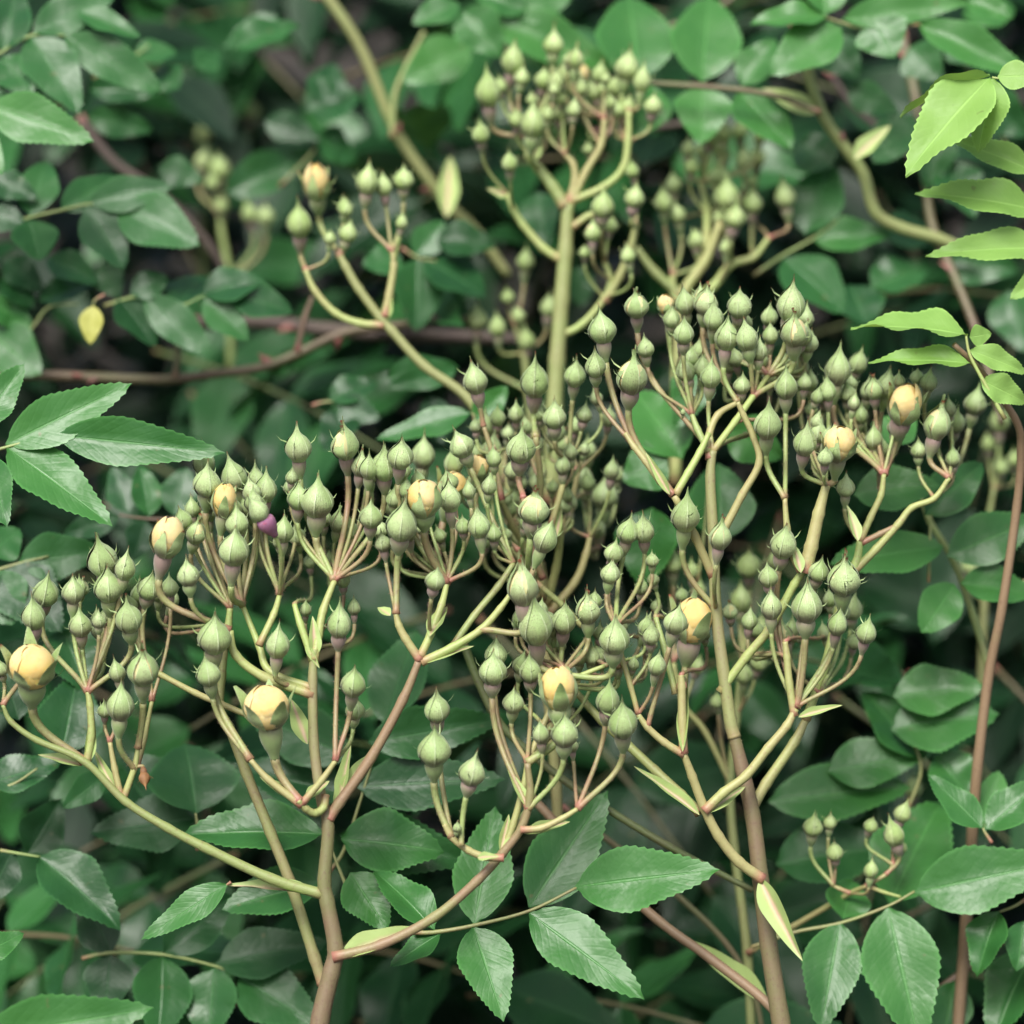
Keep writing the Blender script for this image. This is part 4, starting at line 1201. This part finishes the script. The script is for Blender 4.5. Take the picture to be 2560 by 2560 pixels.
leaf('shiny curled leaflets hanging at the lower corner', .05, 'B3', [(1960, 1250), (1880, 1300), (1800, 1330)], [(1800, 1330, 1655, 1660, 210, dict(roll=20, var=4)), (1930, 1380, 1900, 1640, 170, dict(roll=-10)), (2000, 1500, 1730, 2020, 260, dict(roll=24, var=1, dz=.02)), (1560, 1700, 1500, 2020, 230, dict(dz=.03))], 'leaf_mid', 22)
leaf('wide soft leaflets between the brownish stem and upright cane', .09, 'B3', [(1300, 800), (1380, 560), (1300, 340)], [(1230, 170, 1720, 120, 260, dict(face=.75)), (1220, 350, 1800, 250, 330, dict(face=.75)), (880, 580, 1420, 470, 260, dict()), (560, 740, 1330, 640, 300, dict(face=.75)), (1380, 520, 1080, 100, 260, {}), (1450, 500, 1660, 700, 230, {}), (600, 1080, 1250, 940, 340, dict(mat='leaf'))], 'leaf_mid', 24)
leaf('large pale leaf pair behind the spreading clusters', .075, 'M3', [(1420, 1300), (1430, 1000), (1440, 930)], [(1020, 830, 1480, 760, 250, dict(roll=0)), (1400, 940, 1720, 640, 230, dict(roll=8)), (1500, 1110, 900, 1180, 210, dict(roll=4, tip=-.01)), (1520, 1160, 1990, 960, 270, dict(face=.75)), (1590, 1310, 2020, 1340, 190, dict()), (1560, 1310, 1390, 1560, 190, dict()), (1180, 560, 1340, 380, 190, dict(mat='leaf_mid'))], 'leaf_mid', 20)
leaf('broad leaf behind the forked stem above the middle buds', .085, 'M3', [(180, 1300), (220, 1000), (240, 700)], [(300, 1080, 300, 640, 330, dict(roll=10)), (100, 640, -170, 230, 300, dict(roll=-6)), (20, 640, -220, 760, 280, {}), (340, 480, 640, 620, 260, dict(mat='leaf_mid')), (-60, 900, -120, 1320, 320, {}), (200, 130, 60, 480, 220, dict(mat='leaf_mid'))], 'leaf_mid', 22)
leaf('long leaflet pointing out beside the slender green stem', .09, 'M2', [(720, 470), (720, 410), (705, 390)], [(700, 392, 185, 530, 150, dict(roll=0, face=.5, var=2)), (720, 430, 900, 250, 160, {})], 'leaf_mid', 18)
leaf('rounded bluish leaflets under the curved olive cane', .13, 'M2', [(-150, 350), (-60, 330), (60, 350)], [(-60, 320, 200, 210, 150, {}), (-20, 340, 210, 420, 170, {}), (250, 200, 640, 130, 170, {}), (620, 170, 260, 240, 130, {}), (60, 380, -90, 600, 160, dict(mat='leaf_dark')), (480, 300, 560, 560, 150, dict(mat='leaf_dark'))], 'leaf', 20)
# yellow green young leaves
leaf('yellow green young leaf with drooping pointed leaflets', .025, 'T3', [(2060, 480), (1900, 440), (1760, 415)], [(1745, 420, 1298, 875, 260, dict(roll=8, var=7)), (1765, 420, 1690, 800, 205, dict(roll=-4, var=7)), (1750, 408, 1245, 550, 95, dict(roll=46, var=4, face=.3)), (1790, 410, 2000, 400, 150, {})], 'leaf_young', 24, rmat='branch')
leaf('pale young leaf with wavy leaflets reaching in from the edge', .04, 'T3', [(2200, 1500), (2080, 1250), (2010, 1000), (1980, 820)], [(2010, 1130, 1385, 985, 175, dict(roll=10, var=7, tip=-.01)), (2060, 1330, 1432, 1325, 160, dict(roll=4, var=7, tip=-.01)), (1985, 920, 1530, 715, 150, dict(roll=0, var=7)), (2100, 1440, 1870, 1590, 140, dict(var=7))], 'leaf_young', 20, rmat='branch')
leaf('bright young leaf tip arching over the upright pinkish cane', .02, 'T3', [(1830, 2250), (1700, 2020), (1640, 1900), (1620, 1800)], [(1630, 1800, 1015, 1678, 135, dict(roll=22, var=7, face=.4)), (1650, 1950, 1105, 1893, 110, dict(roll=14, var=7, face=.5)), (1640, 1880, 1960, 1990, 120, dict(roll=20, var=7, face=.4)), (1700, 2040, 1960, 2160, 150, dict(var=7)), (1640, 1810, 1760, 1790, 110, dict(roll=30, var=2))], 'leaf_young', 26, rmat='branch')
# top right
leaf('blue green pinnate leaf hung from straight stalk beside the bouquet', .145, 'T3', [(-120, 440), (0, 445), (200, 455), (430, 480), (640, 540)],
     [(200, 440, 250, -60, 300, dict(roll=6, var=3)), (420, 460, 590, 190, 190, dict(roll=-8)), (205, 470, 200, 770, 240, {}), (400, 490, 690, 790, 220, {}), (-140, 430, -180, -60, 330, dict(var=3)), (-60, 460, -150, 720, 200, {})], 'leaf_mid', 20, rmat='stem')
leaf('broad pointed leaflets drooping from the top of the curved green cane', .125, 'T3', [(1380, 130), (1080, 150), (950, 120), (860, 90)],
     [(950, 145, 572, 385, 240, dict(roll=4, var=0)), (880, 90, 465, 92, 120, dict(roll=20)), (1120, 110, 1240, 305, 270, dict(roll=6)), (955, 105, 1660, 0, 170, dict(roll=10)), (1360, 130, 1990, 400, 190, dict(roll=0)), (860, 80, 860, -160, 190, {}), (1630, 10, 1870, 70, 120, {})], 'leaf_mid', 20)
leaf('long smooth leaflets behind the top of the bouquet', .165, 'T2', [(700, 60), (800, 90), (900, 60)], [(790, 105, 1480, 340, 250, dict(roll=0, var=1)), (660, 60, 860, 280, 230, {}), (880, 60, 1250, -40, 210, {}), (1010, 60, 700, -60, 160, {}), (700, 250, 340, 420, 220, dict(dz=.03)), (640, 20, 390, 110, 130, dict(face=.4)), (900, 280, 1250, 420, 200, dict(dz=.02))], 'leaf_mid', 20)
leaf('shaded leaflets crowded under the curved green cane', .16, 'T3', [(480, 1480), (640, 1370), (800, 1280), (960, 1160)],
     [(760, 1260, 890, 860, 270, {}), (800, 1290, 1220, 1235, 175, dict(mat='leaf_mid')), (640, 1390, 975, 1650, 250, {}), (1110, 1550, 1420, 1400, 190, {}), (980, 480, 1260, 595, 170, {}), (860, 220, 1040, 400, 210, {}), (1320, 250, 1480, 420, 220, {}), (1340, 620, 1130, 860, 190, {}), (1000, 1530, 1090, 1720, 190, {}), (900, 900, 690, 720, 240, {})], 'leaf', 24)
leaf('pale grey green leaflets behind the yellow green young leaves', .17, 'T3', [(1900, 900), (1700, 500), (1560, 250)], [(1530, 180, 1760, 340, 220, {}), (1600, 90, 1900, 20, 180, dict(mat='leaf_mid')), (1700, 520, 1960, 720, 230, {}), (1480, 700, 1420, 1000, 200, {}), (1480, 1380, 1900, 1440, 240, {}), (1840, 1560, 1960, 1900, 240, {}), (1500, 880, 1680, 1130, 200, {}), (1160, 1250, 1480, 1240, 190, dict(dz=.02))], 'leaf', 22)
leaf('glossy rounded leaflets with sky sheen between bare cane and bouquet', .16, 'T2', [(330, 1330), (420, 1385), (520, 1400)], [(410, 1390, 420, 1760, 240, dict(roll=-16, var=3, face=.45)), (450, 1390, 790, 1560, 230, dict(roll=-6, var=3, face=.35)), (400, 1370, 560, 1180, 170, {}), (1060, 1030, 1110, 1330, 170, dict(roll=8, dz=.02)), (520, 1290, 830, 1290, 180, dict(mat='leaf_dark')), (330, 1390, 120, 1420, 170, {}), (1270, 1430, 1300, 1640, 140, dict(dz=.04))], 'leaf', 20)
# top left
leaf('smooth bright leaflet with pale sheen at the picture edge', .085, 'T1', [(-220, 540), (-120, 560), (-60, 565)], [(-60, 565, 495, 748, 250, dict(roll=6, var=0, face=.7)), (-160, 700, 10, 920, 140, {})], 'leaf_mid', 22)
leaf('long drooping leaflets on a pale stalk in the upper corner', .12, 'T1', [(-120, 330), (0, 285), (170, 190), (350, 190)],
     [(340, 190, 865, 475, 210, dict(roll=10)), (175, 180, 620, -60, 200, dict(roll=0)), (165, 200, 430, 600, 240, dict(roll=-4)), (20, 280, 80, -100, 230, {}), (20, 300, 170, 520, 190, {}), (-60, 320, -40, 560, 200, {}), (420, 60, 760, 190, 120, dict(face=.3, roll=14))], 'leaf', 22, rmat='cane_green')
leaf('oval shiny seven leaflet leaf beside the dark slanting cane', .12, 'T1', [(-60, 1260), (0, 1225), (150, 1170), (320, 1130), (480, 1095), (640, 1103)],
     [(635, 1105, 1055, 1295, 260, dict(roll=2, var=3, face=.7)), (480, 1085, 915, 990, 190, dict(roll=10, var=3)), (325, 1125, 640, 935, 170, dict(roll=12, var=3)), (470, 1110, 665, 1425, 225, dict(roll=4, var=3)), (160, 1155, 245, 840, 200, dict(var=3)), (155, 1180, 220, 1385, 220, dict(var=3)), (-40, 960, 200, 1060, 150, {}), (-60, 1150, 130, 1200, 150, {})], 'leaf', 22)
leaf('half shaded oval leaflets over the level grey cane', .125, 'T1', [(560, 1640), (760, 1590), (960, 1640), (1090, 1590), (1215, 1565)],
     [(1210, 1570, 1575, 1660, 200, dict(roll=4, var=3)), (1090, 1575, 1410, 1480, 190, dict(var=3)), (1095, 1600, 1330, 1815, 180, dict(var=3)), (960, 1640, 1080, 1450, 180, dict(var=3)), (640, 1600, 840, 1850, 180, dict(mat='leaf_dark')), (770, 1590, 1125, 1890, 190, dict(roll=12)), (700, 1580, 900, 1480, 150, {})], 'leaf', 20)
leaf('yellowed leaflet hanging below the oval leaf', .11, 'T1', [(560, 1580), (510, 1610), (500, 1640)], [(500, 1640, 480, 1840, 115, dict(roll=10, var=3))], 'leaf_yellow', 16)
leaf('dim leaflets at the edge below the oval shiny leaf', .14, 'T1', [(-60, 1900), (150, 1780), (260, 1650), (420, 1630)], [(210, 1620, 500, 1490, 130, {}), (-60, 1620, 180, 1740, 180, dict(mat='leaf_mid')), (-60, 1780, 210, 2000, 260, dict(mat='leaf_mid')), (20, 1400, 240, 1560, 170, dict(mat='leaf_dark')), (540, 1420, 640, 1600, 170, {}), (20, 1470, 180, 1650, 180, dict(mat='leaf_dark')), (250, 1380, 540, 1510, 160, {})], 'leaf', 20)
leaf('grey green leaflet fan floating in the dark gap', .21, 'T1', [(1500, 1000), (1650, 850), (1700, 780)], [(1200, 1040, 1700, 800, 220, dict(roll=10)), (1420, 650, 1720, 740, 150, {}), (1690, 760, 1930, 830, 180, {}), (1640, 600, 1930, 480, 230, {}), (1720, 560, 1800, 330, 190, {}), (1500, 90, 1200, 260, 120, dict(roll=14))], 'leaf', 20)
leaf('sharp ended leaflet pair above the deep shade', .17, 'T1', [(500, 420), (720, 300), (800, 240)], [(720, 300, 950, 260, 130, {}), (470, 620, 820, 690, 180, dict(roll=16)), (850, 900, 1090, 970, 170, dict(roll=10)), (480, 480, 880, 470, 160, {}), (1240, 270, 1600, 90, 140, {}), (960, 480, 830, 350, 140, {}), (1050, 360, 1180, 270, 120, {})], 'leaf', 18)

# ================================================================== filler leaves of the same bush, deeper in
def pinnate(t, P0, axis, up, length, n, mat, rng, rmat='cane_shade', name='leaflet'):
    side = axis.cross(up).normalized()
    upn = side.cross(axis).normalized()
    pts = [P0 + axis * length * f - Vector((0, 0, 1)) * length * .18 * f * f for f in (0, .33, .66, 1)]
    o = Vector(t.location)
    path = catmull(pts, 4)
    V, F, UV, FM = tube_geo([p - o for p in path], [.0011 - .0005 * i / len(path) for i in range(len(path))], 5)
    link('leaf_stalk', mesh('leaf_stalk', V, F, [M[rmat], M['hair']], UV, True, FM), t)
    meshes = leaflets(mat)
    L0 = length * rng.uniform(.42, .52)
    pairs = (n - 1) // 2
    spots = [(1.0, 0)] + [(1 - .3 * (k + .9) * 1.0 / max(1, pairs) * 2.1 if pairs > 1 else .5, s) for k in range(pairs) for s in (-1, 1)]
    for f, s in spots:
        f = max(.12, f)
        i = min(len(path) - 1, int(f * (len(path) - 1)))
        b = path[i]
        if s == 0:
            d = (axis - Vector((0, 0, 1)) * rng.uniform(.1, .4)).normalized()
        else:
            d = (axis * rng.uniform(.35, .6) + side * s - Vector((0, 0, 1)) * rng.uniform(.0, .4)).normalized()
        L = L0 * (rng.uniform(1.0, 1.2) if s == 0 else rng.uniform(.75, 1.0))
        z = upn - d * upn.dot(d)
        z = (z + Vector((rng.uniform(-.35, .35), rng.uniform(-.35, .2), 0)))
        z = (z - d * z.dot(d)).normalized()
        x = d.cross(z)
        w = L * rng.uniform(.38, .47)
        h = (w + L) * .42
        m = Matrix(((x.x * w, d.x * L, z.x * h, b.x - o.x), (x.y * w, d.y * L, z.y * h, b.y - o.y), (x.z * w, d.z * L, z.z * h, b.z - o.z), (0, 0, 0, 1)))
        link(name, meshes[rng.choice((0, 1, 2, 4, 6))], t, mat=m)

ANCHORS = [(at(px('F', x, y), d), w) for x, y, d, w in (
    (250, 650, .15, 'under the oval shiny leaf'), (480, 700, .15, 'by the curved olive cane'), (700, 640, .22, 'by the level grey cane'), (300, 350, .24, 'by the dark slanting cane'),
    (760, 250, .2, 'by the straight green cane'), (1100, 200, .13, 'behind the bouquet of buds'), (1400, 400, .15, 'behind the loose yellowish clusters'), (1600, 280, .14, 'by the curved green cane'),
    (1800, 200, .03, 'behind the drooping young leaf'), (1800, 620, .03, 'behind the bright young leaf tip'), (1650, 800, .04, 'behind the spreading clusters'), (1880, 1100, .05, 'behind the upright pinkish cane'),
    (1500, 1500, .02, 'behind the brownish forked stem'), (1600, 1650, .05, 'behind the small low buds'), (1250, 1700, .04, 'under the slanting brownish cane'), (900, 1750, .02, 'under the arching branch'),
    (620, 1600, 0, 'behind the pinkish main stem'), (400, 1850, .07, 'in the lower dark gap'), (150, 1300, 0, 'behind the low bud cluster'), (200, 830, .03, 'behind the broad three leaflet leaf'),
    (800, 900, .06, 'behind the crowded middle buds'), (1050, 560, .12, 'beside the straight pale stem'), (650, 400, .1, 'behind the small open bud cluster'), (500, 80, .2, 'in the far shade'), (100, 100, .12, 'behind the drooping corner leaflets'),
    (1200, 1250, .05, 'in the gap between both main stems'), (1100, 1000, .06, 'behind the pale hidden stem'))]
LOOK = {'leaf': 'deep green', 'leaf_dark': 'blackish green', 'leaf_mid': 'fresh green'}
frng = random.Random(77)
for k in range(104):
    gx, gy = k % 11, k // 11
    u = (gx + frng.uniform(-.1, 1.1)) / 11 * 2800 - 120
    v = (gy + frng.uniform(-.1, 1.1)) / 9.5 * 2800 - 120
    low = v / 2560
    d = frng.uniform(.19, .34) + .12 * (1 - low) - .03 * low
    P0 = at((u, v), d)
    ang = frng.uniform(0, 6.28)
    axis = (RIGHT * math.cos(ang) + Vector((0, -1, 0)) * (.35 + .5 * frng.random()) + Vector((0, 0, 1)) * math.sin(ang) * .6).normalized()
    n = frng.choice([5, 5, 7])
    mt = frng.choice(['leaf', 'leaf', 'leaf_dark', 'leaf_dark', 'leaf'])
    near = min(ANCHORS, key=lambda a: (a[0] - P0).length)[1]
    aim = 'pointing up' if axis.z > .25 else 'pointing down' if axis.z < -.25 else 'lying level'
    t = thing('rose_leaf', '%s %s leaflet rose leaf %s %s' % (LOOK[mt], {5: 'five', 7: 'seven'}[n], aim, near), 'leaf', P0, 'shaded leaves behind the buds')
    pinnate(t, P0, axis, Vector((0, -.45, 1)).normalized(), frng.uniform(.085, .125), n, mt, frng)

# ------------------------------------------------------------------ the rest of the bush: a mass of leaves nobody could count
def foliage_mass():
    rng = random.Random(11)
    V, F, UV, FM = [], [], [], []
    def blade(b, d, z, L, w):
        x = d.cross(z)
        i = len(V)
        for t, ww in ((0, .06), (.25, .85), (.5, 1.0), (.78, .6), (1, .03)):
            c = b + d * L * t - z * (.12 * L * t * t)
            e = x * (w * .5 * ww)
            lift = z * (.10 * w * ww)
            V.extend((c - e + lift, c, c + e + lift))
            UV.extend(((t, -1), (t, 0), (t, 1)))
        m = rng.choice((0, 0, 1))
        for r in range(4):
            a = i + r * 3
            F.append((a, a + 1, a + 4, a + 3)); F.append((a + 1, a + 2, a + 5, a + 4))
            FM.extend((m, m))
    def cluster(P, n):
        ang = rng.uniform(0, 6.28)
        ax = Vector((math.cos(ang), math.sin(ang) - .5, rng.uniform(-.5, .4))).normalized()
        up = Vector((rng.uniform(-.4, .4), rng.uniform(-.8, .1), 1)).normalized()
        sd = ax.cross(up).normalized()
        up = sd.cross(ax).normalized()
        for k in range(n):
            s = 0 if k == 0 else (1 if k % 2 else -1)
            b = P + ax * (.085 - .022 * ((k + 1) // 2))
            d = (ax * (.5 if s else 1) + sd * s + Vector((0, 0, rng.uniform(-.4, .1)))).normalized()
            z = (up - d * up.dot(d)).normalized()
            L = rng.uniform(.032, .046)
            blade(b, d, z, L, L * rng.uniform(.38, .48))
    # the bush slopes away behind the flowering stems
    cnt = 0
    while cnt < 9500:
        x = rng.uniform(-1.5, 1.5)
        z = rng.uniform(.2, 1.5)
        front = .24 - .14 * (1 - min(1, z / 1.2)) + max(0, z - 1.12) * .9
        y = front + abs(rng.gauss(0, 1)) * .28 if rng.random() < .6 else rng.uniform(.55, 1.25)
        P = Vector((x, y, z))
        q = P - CAMPOS
        dep = q.dot(FWD)
        # keep clear of the space in which the single leaves and stems stand
        if dep < 1.29 and abs(q.dot(RIGHT)) < .19 * dep / 1.0 and -.20 < q.dot(UPV) < .20:
            continue
        if abs(x) > .55 and rng.random() < .45:
            continue
        cluster(P, 5)
        cnt += 1
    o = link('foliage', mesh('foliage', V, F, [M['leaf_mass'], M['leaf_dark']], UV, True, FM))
    o['kind'] = 'stuff'
    o['label'] = 'dense dark leaf mass of the rose bush behind everything'
    o['category'] = 'foliage'
foliage_mass()
